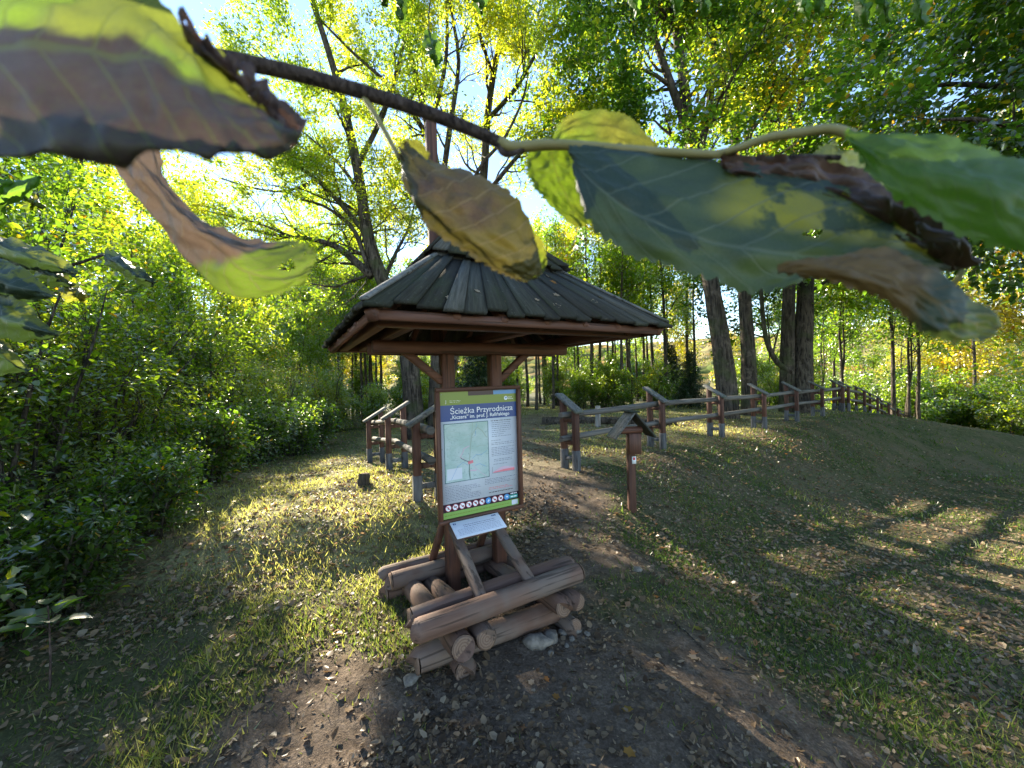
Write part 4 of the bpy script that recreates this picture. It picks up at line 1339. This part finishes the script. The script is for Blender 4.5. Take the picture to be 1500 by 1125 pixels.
T = np.clip(.36 + (vnoise(x * .8, y * .8, 41) - .5) * .7 + rng.normal(0, .16, len(x)) + .42 * sunlit_straw_mask(x, y) - .12 * sstep((x - .5) / 1.0) * (1 - sunlit_straw_mask(x, y)), 0, 1)  # blades paler there too, sunlight added to their dry colour
gr = link('grass', mesh_np('grass', V, [np.arange(len(V)).reshape(-1, 3)], M['grass'], False, {'tint': np.repeat(T, 3)}))
gr['kind'] = 'stuff'; gr['label'] = 'short patchy grass growing over the bank and slope'; gr['category'] = 'grass'
print('grass', len(x))

def litter(n, r0, r1, amax, s0, s1):
    x, y, r = scatter(n, r0, r1, amax)
    patch = vnoise(x * .7 + 3, y * .7, 51) * .6 + vnoise(x * 2.6, y * 2.6, 52) * .4
    right = sstep((x - .6) / 1.5)
    keep = rng.random(n) < (.34 + .9 * np.clip(patch - .3, 0, 1) + .35 * right)
    keep &= rng.random(n) > .75 * soil_mask(x, y) * sstep((vnoise(x * 2.1, y * 2.1, 57) - .25) / .3)
    x, y, r = x[keep], y[keep], r[keep]
    n = len(x)
    s = np.exp(rng.uniform(math.log(s0), math.log(s1), n)) * (1 + .035 * r)
    z = ground_z(x, y) + rng.uniform(.001, .014, n)
    P = np.stack([x, y, z], 1)
    a = rng.uniform(0, 6.28, n)
    A = np.stack([np.cos(a), np.sin(a), rng.normal(0, .28, n)], 1)
    U = np.stack([rng.normal(0, .35, n), rng.normal(0, .35, n), np.ones(n)], 1)
    Sd = np.cross(U, A); Sd /= np.linalg.norm(Sd, axis=1, keepdims=True); Nn = np.cross(A, Sd)
    Nn *= np.sign(Nn[:, 2:3])
    ss = s[:, None]; asp = rng.uniform(.22, 1.0, n)[:, None]; fold = rng.uniform(-.2, .7, n)[:, None]; curl = rng.uniform(-.1, .25, n)[:, None]
    w = ss * asp * .5
    V = np.stack([P, P + A * ss * .3 + Sd * w + Nn * w * fold, P + A * ss * .7 + Sd * w * .75 + Nn * (w * fold + ss * curl * .4), P + A * ss + Nn * ss * curl,
                  P + A * ss * .7 - Sd * w * .75 + Nn * (w * fold + ss * curl * .4), P + A * ss * .3 - Sd * w + Nn * w * fold, P + A * ss * .5 + Nn * ss * curl * .15], 1).reshape(-1, 3)
    i = np.arange(n)[:, None] * 7
    F = np.concatenate([i + [0, 1, 6], i + [1, 2, 6], i + [2, 3, 6], i + [3, 4, 6], i + [4, 5, 6], i + [5, 0, 6]], 0)
    T = np.clip(.50 + rng.normal(0, .24, n), 0, .9)
    T = np.where(rng.random(n) < .05, rng.uniform(.9, 1, n), T)
    T = np.clip(T - .16 * soil_mask(x, y), 0, 1)
    return V, F, np.repeat(T, 7), n
V, F, T, nn = litter(140000, .9, 22, 75, .007, .046)
V2, F2, T2, n2_ = litter(60000, 3.5, 14, 62, .018, .05)
F = np.concatenate([F, F2 + len(V)]); V = np.concatenate([V, V2]); T = np.concatenate([T, T2])
lt = link('leaf_litter', mesh_np('leaf_litter', V, [F], M['litter'], False, {'tint': T}))
lt['kind'] = 'stuff'; lt['label'] = 'dry fallen leaves strewn over grass and bare earth'; lt['category'] = 'leaf litter'
print('litter', nn)
# dry sticks
for k in range(16):
    a = R(rr.uniform(-38, 50)); d = 1.6 * (4.2 / 1.6) ** rr.random()
    xx, yy = d * math.sin(a), d * math.cos(a)
    if -1.05 < xx < .5 and 1.9 < yy < 3.7: continue
    an = rr.uniform(0, 6.28); Ls = rr.uniform(.10, .38); mb = MB(); P = []
    for q in range(6):
        px_, py_ = xx + math.cos(an + q * rr.uniform(-.06, .06)) * Ls * (q / 5 - .5), yy + math.sin(an) * Ls * (q / 5 - .5)
        P.append((px_, py_, gz(px_, py_) + .006 + rr.uniform(0, .004)))
    c0 = Vector(P[2]); r0 = rr.uniform(.003, .006)
    mb.tube([Vector(p) - c0 for p in P], [r0, r0 * .95, r0 * .9, r0 * .8, r0 * .7, r0 * .5], 6, True, .1, rr)
    tag(mb.build('dry_stick', M['bark_thin'], None, True, c0), 'thin dry stick lying loose on the ground', 'stick', 'dry sticks on the ground')
# larger fallen leaves, one by one
def big_leaf_mesh(seed):
    g_ = np.random.default_rng(seed)
    n = 12; V = []; 
    for k in range(n):
        a = 2 * math.pi * k / n
        rad = .5 * (1.0 if k % 2 == 0 else .62) * g_.uniform(.85, 1.1)
        px_, py_ = math.cos(a) * rad, math.sin(a) * rad * .8
        V.append((px_, py_, .10 + .35 * py_ * py_ * g_.uniform(.2, 1.6) + .25 * px_ * px_ * g_.uniform(-.2, 1.4)))
    V.append((0, 0, .05))
    F = np.array([(k, (k + 1) % n, n) for k in range(n)])
    return mesh_np('fallen_leaf', V, [F], M['litter'], False, {'tint': np.full(n + 1, g_.choice([.5, .62, .72, .9, .93, .8, .45]))})
BL = [big_leaf_mesh(k) for k in range(8)]
def put_leaf(x, y, z, s, label, group, nrm=None):
    o = link('fallen_leaf', rr.choice(BL), None, (x, y, z)); o.scale = (s, s, s * .8)
    q = Vector(nrm or (rr.gauss(0, .15), rr.gauss(0, .15), 1)).to_track_quat('Z', 'Y')
    o.rotation_mode = 'QUATERNION'; o.rotation_quaternion = q @ Matrix.Rotation(rr.uniform(0, 6.28), 4, 'Z').to_quaternion()
    tag(o, label, 'leaf', group)
for k in range(90):
    a = R(rr.uniform(-35, 58)); d = 1.5 * (5.0 / 1.5) ** rr.random()
    xx, yy = d * math.sin(a), d * math.cos(a)
    if -1.05 < xx < .45 and 2.0 < yy < 3.6: continue
    put_leaf(xx, yy, gz(xx, yy) + .004, rr.uniform(.04, .075), 'large curled dry leaf lying loose on the ground', 'large fallen leaves on the ground')
# leaves lying on the roof (front and right-hand pitch)
sl = (2.385 - EZ) / (EH - .44)
for k, (u, v) in enumerate([(-.45, .25), (-.30, .12), (-.15, .45), (-.02, .2), (.1, .12), (.12, .55), (.22, .33), (.4, .6), (.55, .28), (-.62, .1), (.3, .08), (.75, .4), (.5, .75), (-.1, .75)]):
    hh = EH - v * (EH - .44)
    lp = Vector((RX + u * hh, -hh, EZ + v * (2.385 - EZ) + .035))
    wp = O + er * lp.x + eb * lp.y + Vector((0, 0, lp.z))
    nv = (eb * -sl + Vector((0, 0, 1))).normalized()
    put_leaf(wp.x, wp.y, wp.z, rr.uniform(.04, .07), 'dry leaf lying on the dark plank roof', 'leaves on the shelter roof', nv)

# ================================================================== BRANCH CLOSE TO THE EYE
def leaf_mat(name, green, green_t, brown, brown_t, vein, split, trans=.55, spots=.5, soft=.12, rot=0.0, yellow=None, ypatch=False):
    """split: value of the mask above which the blade is dried brown; mask = attribute 'dry' plus noise"""
    nt = NT(name)
    u = nt.attr('lu'); v = nt.attr('lv'); dry = nt.attr('dry')
    av = nt.math('ABSOLUTE', v)
    nz = nt.noise(nt.coords('Object'), 42, 5, .6); nz2 = nt.noise(nt.coords('Object'), 160, 4, .6); nz3 = nt.noise(nt.coords('Object'), 18, 3)
    mask = nt.math('ADD', dry, nt.math('MULTIPLY', nt.math('SUBTRACT', nz, .5), spots))
    b = nt.sramp(mask, split - soft, split + soft)
    # side veins leave the midrib obliquely
    ph = nt.math('MULTIPLY', nt.math('SUBTRACT', u, nt.math('MULTIPLY', av, .20)), 9.0)
    fr_ = nt.math('ABSOLUTE', nt.math('SUBTRACT', nt.math('FRACT', ph), .5))
    vn = nt.math('SUBTRACT', 1.0, nt.sramp(fr_, .012, .055))
    mid = nt.math('SUBTRACT', 1.0, nt.sramp(av, .012, .05))
    vv = nt.math('MAXIMUM', vn, mid)
    ym = nt.sramp(nz3, .4, .62)
    if ypatch: ym = nt.math('MULTIPLY', nt.math('MULTIPLY', nt.sramp(v, .18, .45), nt.sramp(u, .36, .5)), nt.sramp(nz, .42, .52))
    gcol = nt.mix(ym, green, yellow or green)
    gt = nt.mix(ym, green_t, yellow and tuple(min(.95, k * 3.2) for k in yellow) or green_t)
    speck = nt.sramp(nz2, .62, .72)
    bc = nt.mix(nt.math('MULTIPLY', speck, .6), nt.mix(nt.sramp(nz2, .3, .6), tuple(k * .6 for k in brown), brown), tuple(min(1, k * 1.6) for k in brown))
    col = nt.mix(b, gcol, bc); tcol = nt.mix(b, gt, brown_t)
    net = nt.n('TexVoronoi', {'feature': 'DISTANCE_TO_EDGE'}, Scale=420.0); nt.put(net.inputs['Vector'], nt.coords('Object'))
    netl = nt.math('SUBTRACT', 1.0, nt.sramp(net.outputs[0], .02, .10))
    col = nt.mix(nt.math('MULTIPLY', netl, .22), col, vein)
    tcol = nt.mix(nt.math('MULTIPLY', nt.math('MAXIMUM', vv, nt.math('MULTIPLY', netl, .5)), .45), tcol, tuple(k * .5 for k in vein))
    col = nt.mix(nt.math('MULTIPLY', vv, .7), col, vein)
    d = nt.n('BsdfPrincipled', None, Base_Color=col, Roughness=.5)
    d.inputs['Specular IOR Level'].default_value = .35
    h = nt.math('ADD', nt.math('MULTIPLY', vv, .8), nt.math('MULTIPLY', nz2, .5))
    nb = nt.bump(h, .5, .0008); nt.put(d.inputs['Normal'], nb)
    tr = nt.n('BsdfTranslucent', None, Color=tcol)
    mx = nt.n('MixShader', None, Fac=trans, i1=d, i2=tr)
    return nt.done(mx)

def cr_interp(rows, n):
    """Catmull-Rom through rows (k, m, c) -> (n, m, c)"""
    rows = np.asarray(rows, float); k = len(rows)
    t = np.linspace(0, k - 1, n); i = np.minimum(t.astype(int), k - 2); f = (t - i)
    f = f.reshape(-1, *([1] * (rows.ndim - 1)))
    p0, p1, p2, p3 = rows[np.maximum(i - 1, 0)], rows[i], rows[i + 1], rows[np.minimum(i + 2, k - 1)]
    return .5 * (2 * p1 + (p2 - p0) * f + (2 * p0 - 5 * p1 + 4 * p2 - p3) * f ** 2 + (3 * p1 - p0 - 3 * p2 + p3) * f ** 3)

def blade(parent, name, rows, mat, vcols, drycols=None, dryrows=None, nu=64, nv=30, wrinkle=.0012, serr=.0016, holes=0.0, seed=0, hole_u=(0, 1), near=1.0):
    """leaf blade lofted through control rows of (px, py, metres away); real curved surface at arm's length or less"""
    g_ = np.random.default_rng(seed)
    W = np.array([[np.r_[at_depth(q[0], q[1], q[2] * near)] for q in row] for row in rows])     # k, m, 3
    m = W.shape[1]
    vc = np.asarray(vcols, float); dc = np.asarray(drycols if drycols is not None else np.zeros(m), float)
    ext = np.concatenate([W, np.broadcast_to(vc[None, :, None], (len(W), m, 1)), np.broadcast_to(dc[None, :, None], (len(W), m, 1))], 2)
    if dryrows is not None:
        ext[:, :, 4] += np.asarray(dryrows)[:, None]
    a = cr_interp(ext, nu)                                        # nu, m, 5
    a = cr_interp(a.transpose(1, 0, 2), nv).transpose(1, 0, 2)      # nu, nv, 5
    Pn = a[:, :, :3]
    du = np.gradient(Pn, axis=0); dv = np.gradient(Pn, axis=1)
    N = np.cross(du, dv); N /= np.linalg.norm(N, axis=2, keepdims=True) + 1e-12
    U, Vv = np.meshgrid(np.linspace(0, 1, nu), np.linspace(0, 1, nv), indexing='ij')
    lv = a[:, :, 3]
    wr = (vnoise(U * 9 + seed, Vv * 7, seed) - .5) + .5 * (vnoise(U * 23 + seed, Vv * 19, seed + 3) - .5)
    rib = np.abs(((U - np.abs(lv) * .20) * 9) % 1 - .5)
    Pn = Pn + N * (wrinkle * wr * 2 + .0009 * (rib - .25))[:, :, None]
    # toothed margins
    dvn = dv / (np.linalg.norm(dv, axis=2, keepdims=True) + 1e-12)
    tooth = serr * (g_.uniform(-1, 1, nu) * .6 + np.abs((np.arange(nu) % 3) - 1) * .8)
    Pn[:, 0] -= dvn[:, 0] * tooth[:, None]; Pn[:, -1] += dvn[:, -1] * tooth[::-1][:, None]
    idx = np.arange(nu * nv).reshape(nu, nv)
    Fq = np.stack([idx[:-1, :-1], idx[1:, :-1], idx[1:, 1:], idx[:-1, 1:]], -1)
    if holes > 0:
        hn = vnoise(U * 16 + seed * 3, Vv * 11, seed + 9)
        cut = (hn[:-1, :-1] > 1 - holes) & (U[:-1, :-1] > hole_u[0]) & (U[:-1, :-1] < hole_u[1])
        Fq = Fq[~cut]
    Fq = Fq.reshape(-1, 4)
    me = mesh_np(name, Pn.reshape(-1, 3), [Fq], mat, True, {'lu': U.ravel(), 'lv': lv.ravel(), 'dry': a[:, :, 4].ravel()})
    return link(name, me, parent)

def stalk(parent, name, pts, r0, r1, mat, n=8):
    t = Tree(5)
    P = [at_depth(*q) for q in pts]
    t.limb(P, r0, r1, n, .03, 4)
    me = t.w.mesh(name, mat, True)
    return link(name, me, parent)

twig_mat = M['bark_twig']
nt = NT('green_leaf_stalk'); nzz = nt.noise(nt.coords(), 120, 4)
stalk_mat = nt.done(nt.principled(nt.mix(nzz, (.16, .15, .05), (.25, .21, .10)), .6, None, .3))

LM_olive = leaf_mat('olive_drying_leaf', (.070, .062, .020), (.12, .10, .02), (.075, .048, .036), (.06, .036, .022), (.22, .17, .09), .75, .36, .9, .25)
LM_top = leaf_mat('curled_green_and_brown_leaf', (.06, .10, .015), (.30, .48, .03), (.070, .056, .052), (.05, .032, .026), (.12, .15, .04), .5, .46, .35, .06, yellow=(.10, .12, .014))
LM_roll = leaf_mat('rolled_leaf', (.045, .07, .018), (.13, .20, .02), (.19, .15, .125), (.10, .068, .05), (.22, .17, .11), .5, .38, .6, .1)
LM_yel = leaf_mat('yellow_green_leaf', (.08, .12, .015), (.24, .36, .02), (.30, .20, .12), (.35, .20, .08), (.18, .17, .04), .85, .52, .8, .1, yellow=(.12, .12, .012))
LM_dark = leaf_mat('dark_blue_green_leaf', (.022, .040, .028), (.045, .085, .014), (.13, .06, .03), (.30, .12, .04), (.085, .11, .08), .8, .24, .7, .12, yellow=(.11, .125, .014), ypatch=True)
LM_fresh = leaf_mat('fresh_green_leaf', (.05, .10, .020), (.24, .46, .03), (.20, .12, .05), (.3, .15, .05), (.10, .16, .05), 1.0, .46, .4, .1)
LM_ochre = leaf_mat('ochre_leaf', (.026, .046, .03), (.06, .10, .02), (.14, .09, .034), (.22, .125, .03), (.2, .14, .06), .5, .40, .4, .16)
LM_crisp = leaf_mat('crisp_dark_brown_leaf', (.05, .03, .025), (.06, .03, .02), (.07, .042, .036), (.09, .045, .03), (.10, .06, .05), .2, .2, .6, .2)
LM_pale = leaf_mat('pale_leaf_underside', (.15, .17, .075), (.30, .36, .08), (.20, .17, .09), (.2, .15, .06), (.27, .25, .14), 1.0, .45, .3, .1)

nb_ = tag(empty('overhanging_twig', at_depth(750, 215, .23)), 'brown twig with half-dried curling leaves hanging close across the view', 'branch')
NB = nb_
inv = Matrix.Translation(-nb_.location)
stalk(NB, 'twig', [(-260, -40, .21), (-40, 20, .215), (180, 62, .222), (330, 86, .225), (450, 112, .228), (600, 156, .23), (690, 190, .23), (738, 212, .23)], .0052, .0034, twig_mat)
stalk(NB, 'twig', [(732, 208, .23), (752, 216, .229), (800, 212, .225), (850, 214, .22), (950, 222, .212), (1055, 227, .205)], .0036, .0022, stalk_mat)
stalk(NB, 'bud', [(728, 205, .23), (735, 222, .229), (748, 226, .228), (768, 218, .227)], .0022, .0014, twig_mat)
stalk(NB, 'leaf_stalk', [(1045, 227, .206), (1085, 216, .20), (1125, 202, .195), (1170, 195, .19), (1215, 189, .187), (1250, 198, .185)], .0018, .0024, stalk_mat)
stalk(NB, 'leaf_stalk', [(1050, 228, .206), (1110, 233, .208), (1170, 230, .21), (1230, 231, .212)], .0016, .0013, twig_mat)
stalk(NB, 'leaf_stalk', [(528, 135, .23), (548, 165, .228), (568, 200, .226), (585, 232, .224)], .0017, .0014, stalk_mat)

# leaf hanging in the middle, folded along its midrib
blade(NB, 'leaf', [
    [(592, 210, .226), (588, 216, .225), (586, 222, .224), (585, 226, .224)],
    [(628, 232, .226), (625, 250, .212), (612, 272, .210), (602, 284, .216)],
    [(690, 250, .228), (672, 278, .208), (645, 310, .206), (626, 330, .214)],
    [(738, 276, .230), (718, 312, .208), (692, 345, .206), (668, 362, .214)],
    [(772, 312, .230), (762, 348, .210), (738, 374, .208), (712, 388, .214)],
    [(784, 352, .228), (785, 378, .214), (770, 396, .212), (745, 406, .215)],
    [(796, 392, .224), (792, 402, .219), (784, 410, .217), (768, 414, .217)]],
    LM_olive, [1, .6, .3, 0], [.2, .45, .35, 0], [.1, .35, .4, .3, .1, -.1, -.1], seed=3, holes=.05, hole_u=(.5, .95), wrinkle=.003)
# the other half of that leaf, folded behind; only its end and root show, lit through
blade(NB, 'leaf', [
    [(742, 340, .236), (736, 360, .232), (722, 384, .2185)],
    [(775, 340, .238), (760, 370, .233), (738, 394, .2185)],
    [(793, 352, .240), (780, 380, .234), (755, 402, .219)],
    [(800, 378, .238), (786, 398, .230), (765, 409, .219)],
    [(797, 396, .228), (788, 404, .224), (770, 411, .219)]],
    LM_yel, [-1, -.5, 0], [0, 0, 0], seed=4, wrinkle=.001, nu=40, nv=20)
blade(NB, 'leaf', [
    [(586, 212, .2265), (587, 216, .2262), (588, 220, .2258)],
    [(600, 204, .230), (602, 216, .228), (604, 228, .226)],
    [(618, 213, .232), (618, 224, .230), (618, 236, .227)],
    [(630, 226, .231), (628, 232, .230), (626, 240, .228)]],
    LM_yel, [-1, -.5, 0], [0, 0, 0], seed=5, wrinkle=.001, nu=24, nv=12)
# big curled leaf, upper left
blade(NB, 'leaf', [
    [(-190, -130, .190), (-190, 0, .182), (-185, 80, .165), (-180, 160, .148), (-175, 225, .146), (-170, 195, .165)],
    [(-20, -130, .185), (-20, 5, .176), (-15, 80, .158), (-10, 155, .140), (0, 228, .138), (5, 195, .160)],
    [(90, -120, .185), (92, 0, .175), (95, 75, .156), (100, 150, .138), (105, 225, .136), (110, 192, .158)],
    [(190, -70, .186), (195, 10, .176), (200, 82, .158), (205, 160, .141), (210, 228, .138), (215, 195, .160)],
    [(258, 30, .190), (268, 72, .180), (278, 120, .163), (285, 175, .147), (292, 224, .144), (296, 200, .162)],
    [(345, 100, .196), (352, 128, .188), (360, 160, .174), (366, 192, .162), (365, 228, .158), (362, 205, .172)],
    [(432, 186, .205), (436, 195, .200), (438, 202, .192), (436, 208, .188), (428, 216, .186), (420, 206, .190)]],
    LM_top, [1, .5, 0, -.4, -.8, -1], [.0, .22, .62, .97, 1, 1], [.15, .1, 0, .0, -.12, .1, .5], seed=6, wrinkle=.003, nu=80, near=.74)
# crisp dark edge of that leaf
blade(NB, 'leaf', [
    [(262, 30, .1895), (270, 52, .187), (282, 70, .186)],
    [(305, 62, .192), (318, 92, .188), (330, 110, .188)],
    [(345, 92, .195), (362, 122, .190), (372, 150, .189)],
    [(390, 138, .200), (402, 162, .195), (400, 185, .192)],
    [(436, 188, .2045), (442, 200, .201), (425, 212, .196)]], LM_crisp, [-.6, 0, .6], [.6, .6, .6], seed=9, wrinkle=.005, holes=.10, near=.742)
# rolled leaf hanging below it
blade(NB, 'leaf', [
    [(158, 190, .215), (185, 188, .208), (212, 190, .216)],
    [(172, 240, .218), (200, 236, .209), (232, 240, .220)],
    [(205, 290, .222), (236, 284, .211), (272, 294, .224)],
    [(240, 338, .226), (280, 330, .213), (322, 336, .230)],
    [(275, 384, .230), (325, 368, .216), (378, 352, .236)],
    [(318, 426, .232), (360, 398, .222), (425, 352, .240)],
    [(385, 435, .234), (420, 408, .228), (450, 362, .240)],
    [(448, 412, .236), (456, 394, .234), (466, 372, .238)]],
    LM_roll, [-1, 0, 1], [0, .0, .18], [.95, .95, .95, .95, .62, .2, .05, .05], seed=11, holes=.13, hole_u=(.66, 1), wrinkle=.003)
# yellow-green leaves at the fork
blade(NB, 'leaf', [
    [(810, 206, .222), (811, 208, .222), (812, 210, .222)], [(828, 174, .228), (834, 194, .226), (840, 214, .224)], [(884, 164, .234), (886, 192, .230), (888, 220, .226)],
    [(928, 178, .236), (926, 200, .232), (926, 222, .228)], [(964, 214, .236), (960, 219, .234), (956, 224, .232)]], LM_yel, [1, .4, 0], [0, .0, .0], [0, .4, 0, .2, .3], seed=13)
blade(NB, 'leaf', [
    [(776, 218, .236), (806, 216, .232), (838, 216, .228)], [(772, 245, .240), (812, 242, .232), (850, 244, .228)], [(784, 275, .244), (822, 272, .236), (858, 272, .230)],
    [(815, 308, .246), (840, 304, .240), (868, 302, .234)], [(848, 332, .246), (860, 330, .242), (874, 328, .238)]], LM_yel, [-1, 0, .8], [.25, 0, 0], [0, .1, .3, .45, .1], seed=14, wrinkle=.0015)
# large dark leaf
blade(NB, 'leaf', [
    [(834, 214, .216), (834, 222, .214), (834, 232, .214), (836, 240, .215)],
    [(900, 212, .214), (890, 240, .205), (878, 275, .200), (866, 322, .203)],
    [(985, 226, .210), (965, 272, .200), (945, 320, .193), (930, 372, .196)],
    [(1085, 244, .206), (1060, 300, .195), (1035, 350, .187), (1015, 395, .188)],
    [(1185, 262, .203), (1160, 318, .192), (1130, 372, .184), (1108, 424, .184)],
    [(1290, 296, .202), (1268, 335, .193), (1235, 372, .186), (1200, 402, .184)],
    [(1375, 340, .203), (1355, 358, .196), (1325, 378, .190), (1290, 392, .188)],
    [(1418, 392, .204), (1405, 394, .201), (1390, 396, .198), (1375, 398, .196)]],
    LM_dark, [1, .45, 0, -.9], [.12, 0, 0, .38], [0, 0, .05, .15, .25, .1, .35, .6], seed=17, wrinkle=.002, serr=.003, holes=.08, hole_u=(.6, .95), nu=90)
# crisp upper margin of the dark leaf
blade(NB, 'leaf', [
    [(1052, 236, .208), (1055, 246, .206), (1060, 254, .206)], [(1120, 236, .208), (1130, 256, .203), (1140, 280, .203)], [(1195, 240, .206), (1215, 268, .200), (1235, 305, .199)],
    [(1275, 262, .204), (1295, 300, .196), (1310, 345, .195)], [(1345, 296, .202), (1362, 335, .194), (1372, 372, .194)], [(1420, 388, .203), (1412, 394, .199), (1396, 396, .198)]],
    LM_crisp, [-.7, 0, .7], [.5, .6, .6], seed=19, wrinkle=.006, holes=.07)
# fresh leaf leaving the frame on the right
blade(NB, 'leaf', [
    [(1238, 192, .186), (1240, 198, .184), (1242, 206, .185)], [(1320, 196, .186), (1310, 226, .176), (1285, 262, .180)], [(1410, 210, .184), (1390, 256, .168), (1355, 312, .174)],
    [(1500, 232, .182), (1480, 282, .162), (1440, 352, .168)], [(1600, 262, .182), (1580, 310, .160), (1550, 370, .166)], [(1690, 330, .182), (1685, 340, .172), (1675, 355, .170)]],
    LM_fresh, [1, 0, -1], [0, 0, .05], seed=23, wrinkle=.002, near=.9)
# ochre leaf below it
blade(NB, 'leaf', [
    [(1138, 392, .198), (1139, 395, .197), (1140, 398, .197)], [(1215, 372, .196), (1218, 392, .188), (1222, 412, .190)], [(1300, 370, .192), (1300, 402, .182), (1296, 438, .185)],
    [(1378, 405, .190), (1368, 440, .178), (1352, 482, .181)], [(1430, 445, .190), (1420, 470, .180), (1398, 498, .182)], [(1462, 478, .190), (1456, 484, .186), (1448, 490, .186)]],
    LM_ochre, [1, 0, -1], [.1, 0, 0], [.9, .9, .85, .35, .05, .1], seed=29, wrinkle=.002, near=.8)
stalk(NB, 'leaf_stalk', [(1330, 390, .200), (1355, 404, .197), (1382, 416, .192), (1400, 412, .19), (1410, 396, .19)], .0016, .0012, stalk_mat)
# pale underside showing behind
blade(NB, 'leaf', [
    [(1226, 206, .214), (1226, 214, .214), (1226, 222, .214)], [(1196, 222, .218), (1228, 240, .216), (1262, 222, .218)], [(1182, 246, .222), (1236, 268, .218), (1288, 252, .222)],
    [(1190, 268, .226), (1242, 292, .222), (1302, 290, .226)], [(1236, 300, .228), (1262, 312, .226), (1290, 310, .228)]], LM_pale, [-1, 0, 1], [0, 0, 0], seed=31)
for o in NB.children:
    o.location = -NB.location

# second branch at the left edge and leaves hanging in from above
def simple_leaf(parent, b, t, hw, d, mat, seed, droop=.06):
    b = np.array(b, float); t = np.array(t, float)
    ax = t - b; sd = np.array([-ax[1], ax[0]]) / (np.linalg.norm(ax) + 1e-9) * hw
    rows = []
    for f, w in ((0, .04), (.22, .75), (.48, 1.0), (.74, .7), (1.0, .05)):
        c = b + ax * f; dd = d * (1 - .05 * math.sin(f * 3.0))
        rows.append([(*(c + sd * w), dd * (1 + .05 * w)), (*c, dd), (*(c - sd * w), dd * (1 + .05 * w))])
    return blade(parent, 'leaf', rows, mat, [-1, 0, 1], [0, 0, 0], seed=seed, nu=30, nv=15, wrinkle=.002 * d / .2, serr=.0025)
lb = tag(empty('leafy_branch', at_depth(-40, 400, .62)), 'leafy twig with broad dark green leaves close in front of the tall thicket', 'branch')
stalk(lb, 'twig', [(-190, 300, .66), (-90, 340, .64), (10, 372, .62), (80, 392, .62), (150, 374, .63)], .005, .002, twig_mat)
stalk(lb, 'twig', [(-190, 310, .66), (-120, 400, .60), (-60, 470, .58), (0, 500, .58)], .004, .002, twig_mat)
for k, (b, t_, hw, d, mt) in enumerate([((-60, 340), (112, 402), 20, .60, LM_dark), ((-90, 395), (78, 432), 34, .56, LM_dark), ((-60, 445), (86, 492), 30, .55, LM_dark), ((-80, 480), (40, 545), 30, .56, LM_dark),
                                       ((30, 382), (105, 420), 14, .62, LM_dark), ((-90, 300), (20, 268), 24, .66, LM_fresh), ((-60, 330), (60, 258), 18, .68, LM_fresh),
                                       ((150, 372), (226, 416), 13, .64, LM_dark), ((30, 290), (62, 306), 12, .7, LM_yel), ((90, 420), (125, 440), 10, .66, LM_yel)]):
    simple_leaf(lb, b, t_, hw, d, mt, 60 + k)
for o in lb.children: o.location = -lb.location
hb = tag(empty('leafy_branch', at_depth(950, -60, 1.1)), 'spray of small green leaves dangling in from above the picture', 'branch')
stalk(hb, 'twig', [(540, -40, 1.15), (700, -52, 1.12), (900, -50, 1.1), (1100, -40, 1.1), (1320, -46, 1.12)], .006, .003, twig_mat)
for k, (b, t_, hw) in enumerate([((592, -40), (588, 30), 11), ((628, 45), (640, 96), 10), ((700, -50), (706, 22), 16), ((930, -50), (932, 22), 12), ((985, -48), (992, 18), 12), ((1030, -45), (1032, 24), 11),
                                  ((1262, -30), (1268, 44), 15), ((1290, -40), (1298, 34), 12), ((1175, -42), (1182, 30), 11), ((1348, -44), (1350, 40), 10), ((1210, -44), (1200, 22), 14), ((572, -42), (560, 8), 9)]):
    if k == 1:
        stalk(hb, 'twig', [(640, -50, 1.13), (630, 0, 1.12), (628, 46, 1.1)], .002, .0015, twig_mat)
    simple_leaf(hb, b, t_, hw, 1.1, LM_fresh, 90 + k)
for o in hb.children: o.location = -hb.location
